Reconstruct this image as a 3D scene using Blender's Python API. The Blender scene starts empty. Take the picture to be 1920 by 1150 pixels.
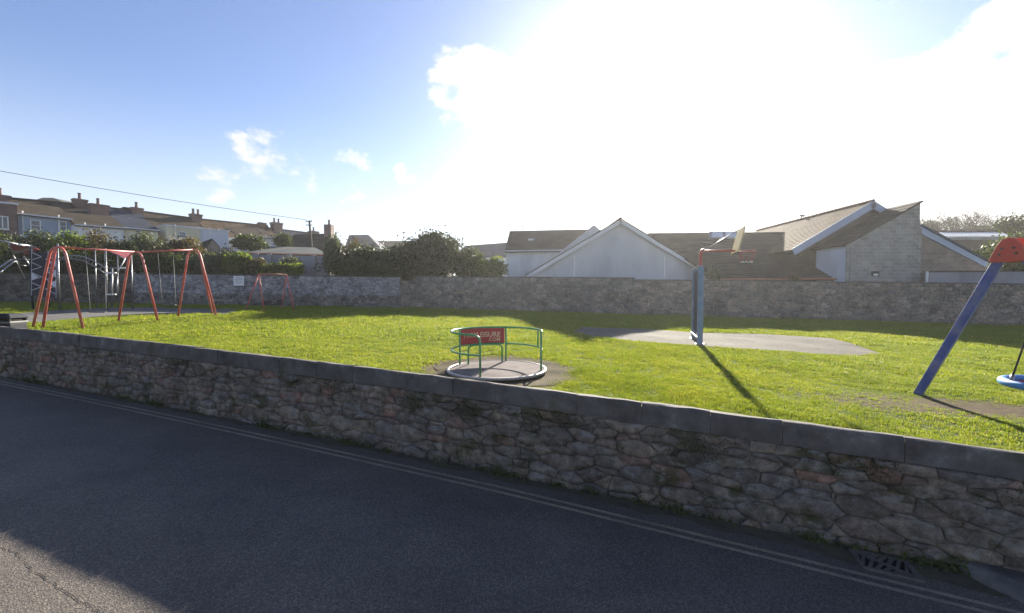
import bpy, bmesh, math, random
import numpy as np
from mathutils import Vector, Matrix

# ------------------------------------------------------------------ camera, sky, sun, exposure
SC = bpy.context.scene
COL = SC.collection
F, CX, CY, HOR, CAMZ = 749.0, 960.0, 575.0, 550.0, 2.5
PITCH = math.atan((CY - HOR) / F)
cam_d = bpy.data.cameras.new('camera')
cam_d.sensor_fit = 'HORIZONTAL'; cam_d.sensor_width = 36.0
cam_d.lens = 36.0 * F / 1920.0
cam_d.clip_start = 0.05; cam_d.clip_end = 3000
cam = bpy.data.objects.new('camera', cam_d); COL.objects.link(cam)
cam.location = (0, 0, CAMZ)
cam.rotation_euler = (math.pi / 2 - PITCH, 0, 0)
SC.camera = cam

SUN_EL, SUN_AZ = math.radians(21.3), math.radians(18.5)      # azimuth to the right of +Y
SUN_DIR = Vector((math.sin(SUN_AZ) * math.cos(SUN_EL), math.cos(SUN_AZ) * math.cos(SUN_EL), math.sin(SUN_EL)))
SKY_STRENGTH, SUN_STRENGTH, EXPOSURE = 0.064, 5.0, 1.85

def pix_dir(x, y):
    u, v = (x - CX) / F, (y - CY) / F
    c, s = math.cos(PITCH), math.sin(PITCH)
    return Vector((u, c - v * s, -s - v * c))
def P(x, y, Y):
    """world point that the photograph shows at (x, y), at depth Y in front of the camera"""
    d = pix_dir(x, y); t = Y / d.y
    return Vector((d.x * t, Y, CAMZ + d.z * t))

world = bpy.data.worlds.new('World'); SC.world = world; world.use_nodes = True
def build_world():
    nt = world.node_tree; N = nt.nodes; L = nt.links
    N.clear()
    def math_(op, a, b=None, c=None, clamp=False):
        n = N.new('ShaderNodeMath'); n.operation = op; n.use_clamp = clamp
        for i, v in enumerate((a, b, c)):
            if v is None: continue
            if isinstance(v, (int, float)): n.inputs[i].default_value = v
            else: L.new(v, n.inputs[i])
        return n.outputs[0]
    out = N.new('ShaderNodeOutputWorld'); bg = N.new('ShaderNodeBackground')
    sky = N.new('ShaderNodeTexSky'); sky.sky_type = 'NISHITA'; sky.sun_disc = False
    sky.sun_elevation = SUN_EL; sky.sun_rotation = SUN_AZ
    sky.altitude = 10; sky.air_density = 1.0; sky.dust_density = 0.35; sky.ozone_density = 3.0
    tc = N.new('ShaderNodeTexCoord')
    nrm = N.new('ShaderNodeVectorMath'); nrm.operation = 'NORMALIZE'; L.new(tc.outputs['Generated'], nrm.inputs[0])
    D = nrm.outputs[0]
    def dot(v):
        n = N.new('ShaderNodeVectorMath'); n.operation = 'DOT_PRODUCT'
        L.new(D, n.inputs[0]); n.inputs[1].default_value = v; return n.outputs['Value']
    def smooth(x, a, b):
        n = N.new('ShaderNodeMapRange'); n.interpolation_type = 'SMOOTHSTEP'
        L.new(x, n.inputs['Value']); n.inputs['From Min'].default_value = a; n.inputs['From Max'].default_value = b
        return n.outputs['Result']
    # cloud field on a flat deck: direction / height
    sep = N.new('ShaderNodeSeparateXYZ'); L.new(D, sep.inputs[0])
    # puffy edges: noise over direction, squashed vertically
    mp = N.new('ShaderNodeMapping'); L.new(D, mp.inputs['Vector']); mp.inputs['Scale'].default_value = (1, 1, 1.6)
    n1 = N.new('ShaderNodeTexNoise'); L.new(mp.outputs[0], n1.inputs['Vector'])
    n1.inputs['Scale'].default_value = 11; n1.inputs['Detail'].default_value = 10; n1.inputs['Roughness'].default_value = 0.58
    n0 = N.new('ShaderNodeTexNoise'); L.new(mp.outputs[0], n0.inputs['Vector'])
    n0.inputs['Scale'].default_value = 2.0; n0.inputs['Detail'].default_value = 3
    bias = None
    for (x, y, r_in, r_out, amp) in CLOUDS:
        v = pix_dir(x, y).normalized()
        m = math_('MULTIPLY', smooth(dot(v), math.cos(math.radians(r_out)), math.cos(math.radians(r_in))), amp)
        bias = m if bias is None else math_('MAXIMUM', bias, m)
    tot = math_('ADD', math_('ADD', math_('MULTIPLY_ADD', n1.outputs['Fac'], 1.9, -0.95), math_('MULTIPLY_ADD', n0.outputs['Fac'], 0.5, -0.25)), math_('SUBTRACT', bias, 0.62))
    mask = smooth(tot, -0.08, 0.30)
    mask = math_('MULTIPLY', mask, smooth(sep.outputs['Z'], -0.02, 0.05))
    # clouds between us and the sun scatter forward: brighter towards it
    sd = math_('MAXIMUM', dot(SUN_DIR), 0.0)
    fwd = math_('POWER', sd, 6.0)
    cl_v = math_('ADD', math_('MULTIPLY', fwd, CLOUD_FWD), CLOUD_BASE)
    cl_s = math_('MULTIPLY', n1.outputs['Fac'], 0.35)
    cl_v = math_('MULTIPLY', cl_v, math_('ADD', cl_s, 0.83))
    cc = N.new('ShaderNodeCombineColor')
    L.new(cl_v, cc.inputs[0]); L.new(math_('MULTIPLY', cl_v, 0.995), cc.inputs[1]); L.new(math_('MULTIPLY', cl_v, 0.985), cc.inputs[2])
    # thin bright veil of moist air round the sun
    aur = math_('ADD', math_('MULTIPLY', math_('POWER', sd, 24.0), AUR1), math_('MULTIPLY', math_('POWER', sd, 5.0), AUR2))
    ac = N.new('ShaderNodeCombineColor')
    L.new(aur, ac.inputs[0]); L.new(math_('MULTIPLY', aur, 0.98), ac.inputs[1]); L.new(math_('MULTIPLY', aur, 0.93), ac.inputs[2])
    add = N.new('ShaderNodeMix'); add.data_type = 'RGBA'; add.blend_type = 'ADD'; add.inputs['Factor'].default_value = 1
    hs = N.new('ShaderNodeHueSaturation'); hs.inputs['Saturation'].default_value = SKY_SAT; hs.inputs['Value'].default_value = SKY_VAL; hs.inputs['Hue'].default_value = 0.512; L.new(sky.outputs[0], hs.inputs['Color'])
    L.new(hs.outputs[0], add.inputs['A']); L.new(ac.outputs[0], add.inputs['B'])
    # moist air whitens the sky towards the horizon all the way round
    hz = math_('POWER', math_('SUBTRACT', 1.0, math_('MULTIPLY', smooth(sep.outputs['Z'], -0.02, HZ_TOP), 1.0)), 1.3)
    hzm = N.new('ShaderNodeMix'); hzm.data_type = 'RGBA'; L.new(math_('MULTIPLY', hz, 0.9), hzm.inputs['Factor'])
    L.new(add.outputs['Result'], hzm.inputs['A']); hzm.inputs['B'].default_value = HZ_COL; add = hzm
    mix = N.new('ShaderNodeMix'); mix.data_type = 'RGBA'
    L.new(mask, mix.inputs['Factor']); L.new(add.outputs['Result'], mix.inputs['A']); L.new(cc.outputs[0], mix.inputs['B'])
    L.new(mix.outputs['Result'], bg.inputs['Color']); bg.inputs['Strength'].default_value = SKY_STRENGTH
    L.new(bg.outputs[0], out.inputs['Surface'])
# (x, y in the photograph, inner radius deg, outer radius deg, weight): where the cloud banks stand
CLOUDS = [(1320, 350, 9, 20, 1.5), (1080, 300, 4, 13, 1.15), (885, 160, 1.5, 8.0, 0.92), (1660, 390, 9, 17, 1.4), (960, 200, 2, 7, .9),
          (1890, 130, 3, 8, 0.95), (1990, 280, 6, 13, 1.2), (490, 288, 1.0, 5.2, 0.72), (590, 318, 1.0, 5.5, 0.66), (412, 342, 0.4, 3.6, 0.62), (660, 335, 1, 5, .54), (760, 330, 0.2, 2.5, 0.6),
          (838, 222, 0.2, 2.0, 0.72), (2600, 300, 4, 14, 0.9), (-700, 200, 3, 9, 0.8), (215, 95, .5, 4, .35)]
CLOUD_FWD, CLOUD_BASE, AUR1, AUR2 = 2.0, 4.3, 2.6, 0.12
SKY_SAT, SKY_VAL = 1.0, 0.88
HZ_TOP, HZ_COL = 0.43, (4.1, 4.35, 4.6, 1)
build_world()

sun_d = bpy.data.lights.new('sun', 'SUN'); sun_d.energy = SUN_STRENGTH; sun_d.angle = math.radians(0.9); sun_d.color = (1.0, 0.93, 0.80)
sun = bpy.data.objects.new('sun', sun_d); COL.objects.link(sun)
sun.rotation_euler = SUN_DIR.to_track_quat('Z', 'Y').to_euler(); sun.location = (10, 30, 30)
SC.view_settings.view_transform = 'Standard'; SC.view_settings.look = 'None'
SC.view_settings.exposure = EXPOSURE; SC.view_settings.gamma = 1.0
SC.view_settings.use_curve_mapping = False
SC.cycles.max_bounces = 6; SC.cycles.transparent_max_bounces = 8

RNG = random.Random(7)

# ------------------------------------------------------------------ materials
MATS = {}
def base_mat(name):
    m = bpy.data.materials.new(name); m.use_nodes = True
    MATS[name] = m
    nt = m.node_tree
    b = nt.nodes['Principled BSDF']
    return m, nt, b
def ramp(nt, fac, stops):
    r = nt.nodes.new('ShaderNodeValToRGB'); e = r.color_ramp.elements
    while len(e) < len(stops): e.new(0.5)
    for i, (p, c) in enumerate(stops):
        e[i].position = p; e[i].color = (*c, 1)
    nt.links.new(fac, r.inputs['Fac']); return r.outputs['Color']
def noise(nt, scale, detail=4, rough=0.55, vec=None, stretch=None):
    n = nt.nodes.new('ShaderNodeTexNoise')
    n.inputs['Scale'].default_value = scale; n.inputs['Detail'].default_value = detail; n.inputs['Roughness'].default_value = rough
    if vec is None:
        g = nt.nodes.new('ShaderNodeNewGeometry'); vec = g.outputs['Position']
    if stretch:
        mp = nt.nodes.new('ShaderNodeMapping'); mp.inputs['Scale'].default_value = stretch
        nt.links.new(vec, mp.inputs['Vector']); vec = mp.outputs[0]
    nt.links.new(vec, n.inputs['Vector'])
    return n.outputs['Fac']
def mixc(nt, fac, a, b, blend='MIX'):
    n = nt.nodes.new('ShaderNodeMix'); n.data_type = 'RGBA'; n.blend_type = blend
    for s, v in (('Factor', fac), ('A', a), ('B', b)):
        if isinstance(v, (int, float)): n.inputs[s].default_value = v
        elif isinstance(v, tuple): n.inputs[s].default_value = (*v, 1)
        else: nt.links.new(v, n.inputs[s])
    return n.outputs['Result']
def mrange(nt, x, a, b, lo=0.0, hi=1.0):
    n = nt.nodes.new('ShaderNodeMapRange'); nt.links.new(x, n.inputs['Value'])
    n.inputs['From Min'].default_value = a; n.inputs['From Max'].default_value = b
    n.inputs['To Min'].default_value = lo; n.inputs['To Max'].default_value = hi
    return n.outputs['Result']
def vmath(nt, op, a, b):
    n = nt.nodes.new('ShaderNodeMath'); n.operation = op
    for i, v in enumerate((a, b)):
        if isinstance(v, (int, float)): n.inputs[i].default_value = v
        else: nt.links.new(v, n.inputs[i])
    return n.outputs[0]
def bump(nt, b, h, strength=0.4, dist=0.01):
    n = nt.nodes.new('ShaderNodeBump'); n.inputs['Strength'].default_value = strength; n.inputs['Distance'].default_value = dist
    nt.links.new(h, n.inputs['Height']); nt.links.new(n.outputs[0], b.inputs['Normal'])
def pmat(name, stops, scale=3.0, rough=0.8, bstr=0.3, bscale=40.0, bdist=0.01, spec=0.3, metal=0.0, detail=5, stretch=None):
    """noise-mottled surface: colours, large mottling scale, fine relief"""
    m, nt, b = base_mat(name)
    f = noise(nt, scale, detail, 0.6, stretch=stretch)
    if len(stops[0]) == 3:
        k = len(stops); stops = [(0.3 + 0.4 * i / max(1, k - 1), c) for i, c in enumerate(stops)]
    nt.links.new(ramp(nt, f, stops), b.inputs['Base Color'])
    b.inputs['Roughness'].default_value = rough; b.inputs['Specular IOR Level'].default_value = spec; b.inputs['Metallic'].default_value = metal
    if bstr > 0: bump(nt, b, noise(nt, bscale, 4, 0.6), bstr, bdist)
    return m
def dk(c, f): return tuple(max(0, v * f) for v in c)
def paint(name, c, rough=0.4, var=0.25, spec=0.5, scale=4.0, chip=False):
    m = pmat(name, [dk(c, 1 - var), c, dk(c, 1 + var * 0.5)], scale, rough, 0.08, 60, 0.004, spec)
    if chip:
        nt = m.node_tree; b = nt.nodes['Principled BSDF']; col = b.inputs['Base Color'].links[0].from_socket
        k = mrange(nt, noise(nt, 22, 6, 0.7), 0.60, 0.66); k2 = mrange(nt, noise(nt, 2.5, 4, 0.6), 0.42, 0.62)
        f = vmath(nt, 'MULTIPLY', k, k2)
        nt.links.new(mixc(nt, f, mixc(nt, vmath(nt, 'MULTIPLY', k2, 0.22), col, (0.5, 0.46, 0.42)), (0.10, 0.055, 0.035)), b.inputs['Base Color'])
        nt.links.new(mrange(nt, f, 0, 1, rough, 0.85), b.inputs['Roughness'])
    return m

def leaf_mat(name, stops, trans=0.45, rough=0.55, patch=None):
    m, nt, b = base_mat(name)
    at = nt.nodes.new('ShaderNodeAttribute'); at.attribute_name = 'rnd'
    c = ramp(nt, at.outputs['Fac'], stops)
    if patch:
        for sc_, lo, hi in patch: c = mixc(nt, 1.0, c, ramp(nt, noise(nt, sc_, 4, 0.6), [(0.32, lo), (0.5, (1, 1, 1)), (0.68, hi)]), 'MULTIPLY')
    nt.links.new(c, b.inputs['Base Color']); b.inputs['Roughness'].default_value = rough; b.inputs['Specular IOR Level'].default_value = 0.25
    t = nt.nodes.new('ShaderNodeBsdfTranslucent')
    nt.links.new(mixc(nt, 1.0, c, (1.0, 1.0, 0.55), 'MULTIPLY'), t.inputs['Color'])
    mx = nt.nodes.new('ShaderNodeMixShader'); mx.inputs[0].default_value = trans
    o = nt.nodes['Material Output']
    nt.links.new(b.outputs[0], mx.inputs[1]); nt.links.new(t.outputs[0], mx.inputs[2]); nt.links.new(mx.outputs[0], o.inputs['Surface'])
    return m

# ------------------------------------------------------------------ mesh helpers
class MB:
    def __init__(s): s.v = []; s.f = []; s.rnd = []
    def add(s, vs, fs, r=None):
        o = len(s.v); s.v += [tuple(v) for v in vs]; s.f += [tuple(i + o for i in f) for f in fs]
        s.rnd += [r if r is not None else 0.5] * len(vs); return s
    def box(s, c, size, rz=0.0, M=None, r=None):
        hx, hy, hz = size[0] / 2, size[1] / 2, size[2] / 2
        vs = [Vector((x, y, z)) for x in (-hx, hx) for y in (-hy, hy) for z in (-hz, hz)]
        R = M if M is not None else Matrix.Rotation(rz, 3, 'Z')
        vs = [R @ v + Vector(c) for v in vs]
        return s.add(vs, [(0, 1, 3, 2), (4, 6, 7, 5), (0, 4, 5, 1), (2, 3, 7, 6), (0, 2, 6, 4), (1, 5, 7, 3)], r)
    def beam(s, a, b, w, h, up=(0, 0, 1), r=None):
        a, b = Vector(a), Vector(b); d = b - a; L = d.length
        d.normalize(); upv = Vector(up)
        if abs(d.dot(upv)) > 0.98: upv = Vector((0, 1, 0))
        x = d; y = upv.cross(x).normalized(); z = x.cross(y)
        M = Matrix((x, y, z)).transposed()
        return s.box((a + b) / 2, (L, w, h), M=M, r=r)
    def prism(s, poly, ext, r=None):
        """closed polygon of 3D points swept by a vector"""
        n = len(poly); e = Vector(ext); a = [Vector(p) for p in poly]; b = [p + e for p in a]
        fs = [tuple(range(n)), tuple(range(2 * n - 1, n - 1, -1))]
        fs += [(i, i + n, (i + 1) % n + n, (i + 1) % n) for i in range(n)]
        return s.add(a + b, fs, r)
    def tube(s, pts, rad, n=8, caps=True):
        pts = [Vector(p) for p in pts]; k = len(pts)
        rads = rad if isinstance(rad, (list, tuple)) else [rad] * k
        vs = []; prev = None
        for i, p in enumerate(pts):
            d = (pts[min(i + 1, k - 1)] - pts[max(i - 1, 0)]).normalized()
            ref = prev if prev is not None else (Vector((0, 0, 1)) if abs(d.z) < 0.9 else Vector((1, 0, 0)))
            x = (ref - d * ref.dot(d)).normalized(); y = d.cross(x); prev = x
            for j in range(n):
                a = 2 * math.pi * j / n
                vs.append(p + (x * math.cos(a) + y * math.sin(a)) * rads[i])
        fs = [(i * n + j, i * n + (j + 1) % n, (i + 1) * n + (j + 1) % n, (i + 1) * n + j) for i in range(k - 1) for j in range(n)]
        if caps: fs += [tuple(range(n - 1, -1, -1)), tuple((k - 1) * n + j for j in range(n))]
        return s.add(vs, fs)
    def lathe(s, prof, c, n=32):
        c = Vector(c); vs = []; k = len(prof)
        for (r_, z) in prof:
            for j in range(n):
                a = 2 * math.pi * j / n; vs.append(c + Vector((r_ * math.cos(a), r_ * math.sin(a), z)))
        fs = [(i * n + j, i * n + (j + 1) % n, (i + 1) * n + (j + 1) % n, (i + 1) * n + j) for i in range(k - 1) for j in range(n)]
        fs += [tuple(range(n - 1, -1, -1)), tuple((k - 1) * n + j for j in range(n))]
        return s.add(vs, fs)
    def build(s, name, mat, parent=None, smooth=False, bevel=0.0, rnd=False):
        me = bpy.data.meshes.new(name); me.from_pydata(s.v, [], s.f); me.update()
        if smooth: me.polygons.foreach_set('use_smooth', [True] * len(me.polygons))
        if rnd:
            a = me.attributes.new('rnd', 'FLOAT', 'POINT'); a.data.foreach_set('value', s.rnd)
        o = bpy.data.objects.new(name, me); COL.objects.link(o)
        if mat: me.materials.append(MATS[mat] if isinstance(mat, str) else mat)
        if parent:
            o.parent = parent; o.matrix_parent_inverse = parent_inv(parent)
        if bevel > 0:
            b = o.modifiers.new('bevel', 'BEVEL'); b.width = bevel; b.segments = 2; b.limit_method = 'ANGLE'; b.angle_limit = math.radians(40)
        return o
def parent_inv(p):
    # shapes are written in world coordinates: undo the root's own place (parts stand at the identity)
    return Matrix.Translation(-p.location) if p.parent is None else Matrix.Identity(4)
def tag(o, label, cat, group=None, kind=None):
    if label: o['label'] = label
    if cat: o['category'] = cat
    if group: o['group'] = group
    if kind: o['kind'] = kind
    return o
def thing(name, loc, label, cat, group=None, kind='thing'):
    o = bpy.data.objects.new(name, None); COL.objects.link(o); o.location = loc; o.empty_display_size = 0.2
    return tag(o, label, cat, group, kind)
def struct(o): o['kind'] = 'structure'; return o
def stuff(o): o['kind'] = 'stuff'; return o
def arc(c, r, a0, a1, z, n=24):
    return [Vector((c[0] + r * math.cos(a0 + (a1 - a0) * i / n), c[1] + r * math.sin(a0 + (a1 - a0) * i / n), z)) for i in range(n + 1)]

# ------------------------------------------------------------------ terrain functions
def field_z(x, y):
    z = 0.63 - 0.01394 * x + 0.02304 * y
    z += 0.22 * math.exp(-(((x + 13.0) / 3.8) ** 2 + ((y - 19.6) / 3.2) ** 2))
    z += 0.025 * math.sin(x * 0.9 + 1.3) * math.sin(y * 0.7) + 0.012 * math.sin(x * 2.3 + y * 1.9)
    return z
WSL = -0.356                                   # plan slope of the roadside wall
WD = Vector((1, WSL, 0)).normalized()          # along the wall, to the right
WN = Vector((WSL, -1, 0)).normalized()         # out of the wall, towards the road
WN = Vector((-0.3354, -0.9421, 0)).normalized()
W0 = Vector((0, 5.42, 0))
def coping_z(x):
    if x < -15: return coping_z(-15) - 0.018 * (x + 15)
    if x > 7: return coping_z(7) - 0.058 * (x - 7)
    return 1.24 - 0.045 * x - 0.0009 * x * x
WALL_H = 1.25
def wall_pt(s, t, n):
    """s along the wall, t above the road, n out towards the road"""
    p = W0 + WD * s
    q = p + WN * n
    return Vector((q.x, q.y, coping_z(p.x) - WALL_H + t))
def road_z(x, y):
    s = (Vector((x, y, 0)) - W0).dot(WD)
    return coping_z((W0 + WD * s).x) - WALL_H
def on_field(x, y, lift=0.0):
    """where the line of sight through a pixel meets the playing field"""
    d = pix_dir(x, y); t = 8.0
    for _ in range(60):
        p = Vector((0, 0, CAMZ)) + d * t
        err = p.z - field_z(p.x, p.y)
        t += err / max(0.02, -d.z + 0.0)*0.7
        t = min(max(t, 2), 80)
    p = Vector((0, 0, CAMZ)) + d * t
    return Vector((p.x, p.y, field_z(p.x, p.y) + lift))
# ------------------------------------------------------------------ surface materials
def build_mats():
    # asphalt with pale aggregate and patches
    m, nt, b = base_mat('asphalt')
    big = noise(nt, 0.7, 4, 0.6); fine = noise(nt, 70, 3, 0.7)
    c = ramp(nt, big, [(0.28, (0.080, 0.070, 0.064)), (0.5, (0.100, 0.087, 0.077)), (0.72, (0.125, 0.108, 0.094))])
    v = nt.nodes.new('ShaderNodeTexVoronoi'); v.inputs['Scale'].default_value = 95
    g = nt.nodes.new('ShaderNodeNewGeometry'); nt.links.new(g.outputs['Position'], v.inputs['Vector'])
    agg = ramp(nt, v.outputs['Color'], [(0.2, (0.5, 0.5, 0.51)), (0.6, (0.95, 0.94, 0.92)), (0.95, (2.0, 1.9, 1.75))])
    c = mixc(nt, 0.8, c, agg, 'MULTIPLY')
    c = mixc(nt, 0.6, c, ramp(nt, noise(nt, 0.35, 5, 0.65, stretch=(1, 2.6, 1)), [(0.35, (0.78, 0.78, 0.8)), (0.65, (1.22, 1.2, 1.16))]), 'MULTIPLY')
    nt.links.new(c, b.inputs['Base Color']); b.inputs['Roughness'].default_value = 0.8; b.inputs['Specular IOR Level'].default_value = 0.35
    bump(nt, b, vmath(nt, 'ADD', fine, v.outputs['Distance']), 0.4, 0.008)
    # worn road paint: broken where the aggregate shows
    m, nt, b = base_mat('worn_line_paint')
    f = noise(nt, 35, 5, 0.7); f2 = noise(nt, 2.2, 3, 0.5)
    w = vmath(nt, 'ADD', f, vmath(nt, 'MULTIPLY', f2, 0.6))
    nt.links.new(ramp(nt, w, [(0.52, (0.10, 0.09, 0.078)), (0.78, (0.215, 0.185, 0.135)), (0.98, (0.33, 0.28, 0.20))]), b.inputs['Base Color'])
    b.inputs['Roughness'].default_value = 0.7; bump(nt, b, f, 0.4, 0.004)
    pmat('crack_tar', [(0.012, 0.012, 0.013), (0.02, 0.02, 0.02)], 20, 0.9, 0.3)
    pmat('gutter_dirt', [(0.05, 0.042, 0.032), (0.085, 0.07, 0.05), (0.075, 0.078, 0.036)], 6, 0.95, 0.8, 50, 0.02)
    # rubble stone: each stone has its own colour (attribute), mottled, mossed and limewashed in patches
    def stone(name, cols, moss_lo, lime, lime_col, satn=1.0):
        m, nt, b = base_mat(name)
        at = nt.nodes.new('ShaderNodeAttribute'); at.attribute_name = 'rnd'
        c = ramp(nt, at.outputs['Fac'], cols)
        n1 = noise(nt, 9, 6, 0.65); n2 = noise(nt, 45, 4, 0.7); n3 = noise(nt, 2.3, 5, 0.6); n4 = noise(nt, 3.6, 8, 0.75, stretch=(1, 1, 1.9))
        c = mixc(nt, 0.9, c, ramp(nt, n1, [(0.28, (0.35, 0.33, 0.32)), (0.5, (0.95, 0.95, 0.95)), (0.70, (1.75, 1.68, 1.58))]), 'MULTIPLY')
        c = mixc(nt, 0.6, c, ramp(nt, n2, [(0.3, (0.6, 0.6, 0.6)), (0.7, (1.35, 1.35, 1.35))]), 'MULTIPLY')
        mossf = mrange(nt, n3, moss_lo, moss_lo + 0.10)
        c = mixc(nt, vmath(nt, 'MULTIPLY', mossf, 0.8), c, ramp(nt, n2, [(0.3, (0.028, 0.030, 0.012)), (0.7, (0.075, 0.075, 0.026))]))
        limef = mrange(nt, n4, lime, lime + 0.06)
        c = mixc(nt, vmath(nt, 'MULTIPLY', limef, 0.75), c, lime_col)
        # grime that runs over stone and joint alike
        c = mixc(nt, 0.85, c, ramp(nt, noise(nt, 1.3, 6, 0.7), [(0.3, (0.5, 0.5, 0.52)), (0.5, (0.95, 0.95, 0.95)), (0.7, (1.35, 1.3, 1.22))]), 'MULTIPLY')
        nt.links.new(c, b.inputs['Base Color']); b.inputs['Roughness'].default_value = 0.93; b.inputs['Specular IOR Level'].default_value = 0.2
        bump(nt, b, vmath(nt, 'ADD', n1, vmath(nt, 'MULTIPLY', n2, 0.5)), 1.0, 0.035)
    stone('rubble_stone', [(0.0, (0.115, 0.097, 0.083)), (0.25, (0.20, 0.165, 0.13)), (0.45, (0.155, 0.138, 0.125)), (0.6, (0.24, 0.195, 0.15)),
                           (0.78, (0.175, 0.138, 0.115)), (0.88, (0.165, 0.143, 0.13)), (0.965, (0.245, 0.145, 0.11)), (1.0, (0.31, 0.265, 0.21))],
          0.54, 0.535, (0.255, 0.24, 0.22))
    stone('far_rubble', [(0.0, (0.13, 0.12, 0.11)), (0.3, (0.23, 0.20, 0.17)), (0.6, (0.17, 0.155, 0.15)), (0.8, (0.27, 0.22, 0.18)), (1.0, (0.33, 0.29, 0.25))],
          0.63, 0.60, (0.36, 0.35, 0.33))
    stone('lime_rubble', [(0.0, (0.10, 0.095, 0.09)), (0.5, (0.17, 0.16, 0.155)), (1.0, (0.25, 0.24, 0.23))], 0.60, 0.56, (0.38, 0.385, 0.40))
    stone('far_block', [(0.0, (0.15, 0.14, 0.13)), (0.5, (0.21, 0.195, 0.18)), (1.0, (0.27, 0.25, 0.23))], 0.62, 0.64, (0.36, 0.35, 0.34))
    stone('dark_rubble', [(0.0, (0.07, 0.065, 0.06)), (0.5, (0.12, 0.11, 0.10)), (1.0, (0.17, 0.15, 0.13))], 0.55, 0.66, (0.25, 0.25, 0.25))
    stone('whitewashed_block', [(0.0, (0.24, 0.245, 0.26)), (0.4, (0.18, 0.18, 0.195)), (0.7, (0.30, 0.305, 0.32)), (1.0, (0.14, 0.135, 0.14))], 0.62, 0.52, (0.42, 0.43, 0.45))
    stone('mortar', [(0.0, (0.20, 0.18, 0.155)), (0.01, (0.20, 0.18, 0.155))], 0.54, 0.535, (0.27, 0.255, 0.235))
    # coping concrete
    m, nt, b = base_mat('coping_concrete')
    at = nt.nodes.new('ShaderNodeAttribute'); at.attribute_name = 'rnd'
    n1 = noise(nt, 3.5, 7, 0.68); n2 = noise(nt, 55, 4, 0.7)
    c = ramp(nt, n1, [(0.26, (0.040, 0.036, 0.034)), (0.48, (0.094, 0.086, 0.081)), (0.60, (0.125, 0.115, 0.108)), (0.74, (0.23, 0.215, 0.20))])
    c = mixc(nt, 1.0, c, ramp(nt, at.outputs['Fac'], [(0, (0.88, 0.88, 0.89)), (1, (1.12, 1.10, 1.08))]), 'MULTIPLY')
    c = mixc(nt, vmath(nt, 'MULTIPLY', mrange(nt, noise(nt, 1.7, 5, 0.65), 0.60, 0.68), 0.6), c, (0.06, 0.06, 0.03))
    nt.links.new(c, b.inputs['Base Color']); b.inputs['Roughness'].default_value = 0.9; b.inputs['Specular IOR Level'].default_value = 0.25
    bump(nt, b, vmath(nt, 'ADD', n1, vmath(nt, 'MULTIPLY', n2, 0.6)), 0.8, 0.015)
    m, nt, b = base_mat('concrete')
    n1 = noise(nt, 0.9, 6, 0.7); n2 = noise(nt, 12, 5, 0.7); n3 = noise(nt, 70, 3, .7)
    c = ramp(nt, n1, [(0.28, (0.075, 0.07, 0.058)), (0.45, (0.125, 0.115, 0.10)), (0.62, (0.155, 0.145, 0.125)), (0.8, (0.19, 0.175, 0.15))])
    c = mixc(nt, .8, c, ramp(nt, n2, [(0.3, (.65, .66, .6)), (.7, (1.25, 1.22, 1.2))]), 'MULTIPLY')
    nt.links.new(c, b.inputs['Base Color']); b.inputs['Roughness'].default_value = .95; b.inputs['Specular IOR Level'].default_value = .1; bump(nt, b, vmath(nt, 'ADD', n2, n3), .7, .01)
    pmat('kerb_concrete', [(0.07, 0.066, 0.062), (0.12, 0.114, 0.108), (0.17, 0.163, 0.155)], 6, 0.9, 0.7, 50, 0.015)
    pmat('path_tarmac', [(0.075, 0.072, 0.066), (0.105, 0.10, 0.093), (0.13, 0.122, 0.112)], 0.8, 0.9, 0.5, 60, 0.01)
    # soil and thatch under the turf, bare earth where feet have worn it away
    m, nt, b = base_mat('turf_soil')
    n1 = noise(nt, 0.45, 5, 0.6); n2 = noise(nt, 9, 5, 0.7); n3 = noise(nt, 60, 3, 0.7)
    c = ramp(nt, n1, [(0.3, (0.055, 0.082, 0.014)), (0.5, (0.085, 0.12, 0.018)), (0.7, (0.12, 0.14, 0.028))])
    c = mixc(nt, 0.8, c, ramp(nt, n2, [(0.3, (0.5, 0.5, 0.5)), (0.7, (1.4, 1.35, 1.3))]), 'MULTIPLY')
    at = nt.nodes.new('ShaderNodeAttribute'); at.attribute_name = 'bare'
    bare = vmath(nt, 'ADD', at.outputs['Fac'], vmath(nt, 'MULTIPLY', vmath(nt, 'SUBTRACT', n2, 0.5), 0.9))
    earth = ramp(nt, n2, [(0.3, (0.075, 0.055, 0.033)), (0.6, (0.135, 0.105, 0.066)), (0.8, (0.18, 0.145, 0.10))])
    c = mixc(nt, mrange(nt, bare, 0.35, 0.65), c, earth)
    nt.links.new(c, b.inputs['Base Color']); b.inputs['Roughness'].default_value = 0.95; b.inputs['Specular IOR Level'].default_value = 0.1
    bump(nt, b, vmath(nt, 'ADD', n2, n3), 1.0, 0.03)
    pmat('rough_ground', [(0.045, 0.05, 0.02), (0.075, 0.08, 0.03), (0.10, 0.085, 0.05)], 0.5, 0.95, 0.8, 8, 0.05)
    # open plastic mat with earth and grass in its holes, laid round the roundabout
    m, nt, b = base_mat('grass_mat')
    w = nt.nodes.new('ShaderNodeTexVoronoi'); w.inputs['Scale'].default_value = 26; w.inputs['Randomness'].default_value = 0.15
    g = nt.nodes.new('ShaderNodeNewGeometry'); nt.links.new(g.outputs['Position'], w.inputs['Vector'])
    n2 = noise(nt, 5, 5, 0.7)
    c = ramp(nt, w.outputs['Distance'], [(0.2, (0.035, 0.03, 0.016)), (0.5, (0.10, 0.082, 0.055)), (0.7, (0.15, 0.125, 0.09))])
    c = mixc(nt, 0.8, c, ramp(nt, n2, [(0.3, (0.6, 0.62, 0.5)), (0.7, (1.35, 1.3, 1.25))]), 'MULTIPLY')
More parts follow.
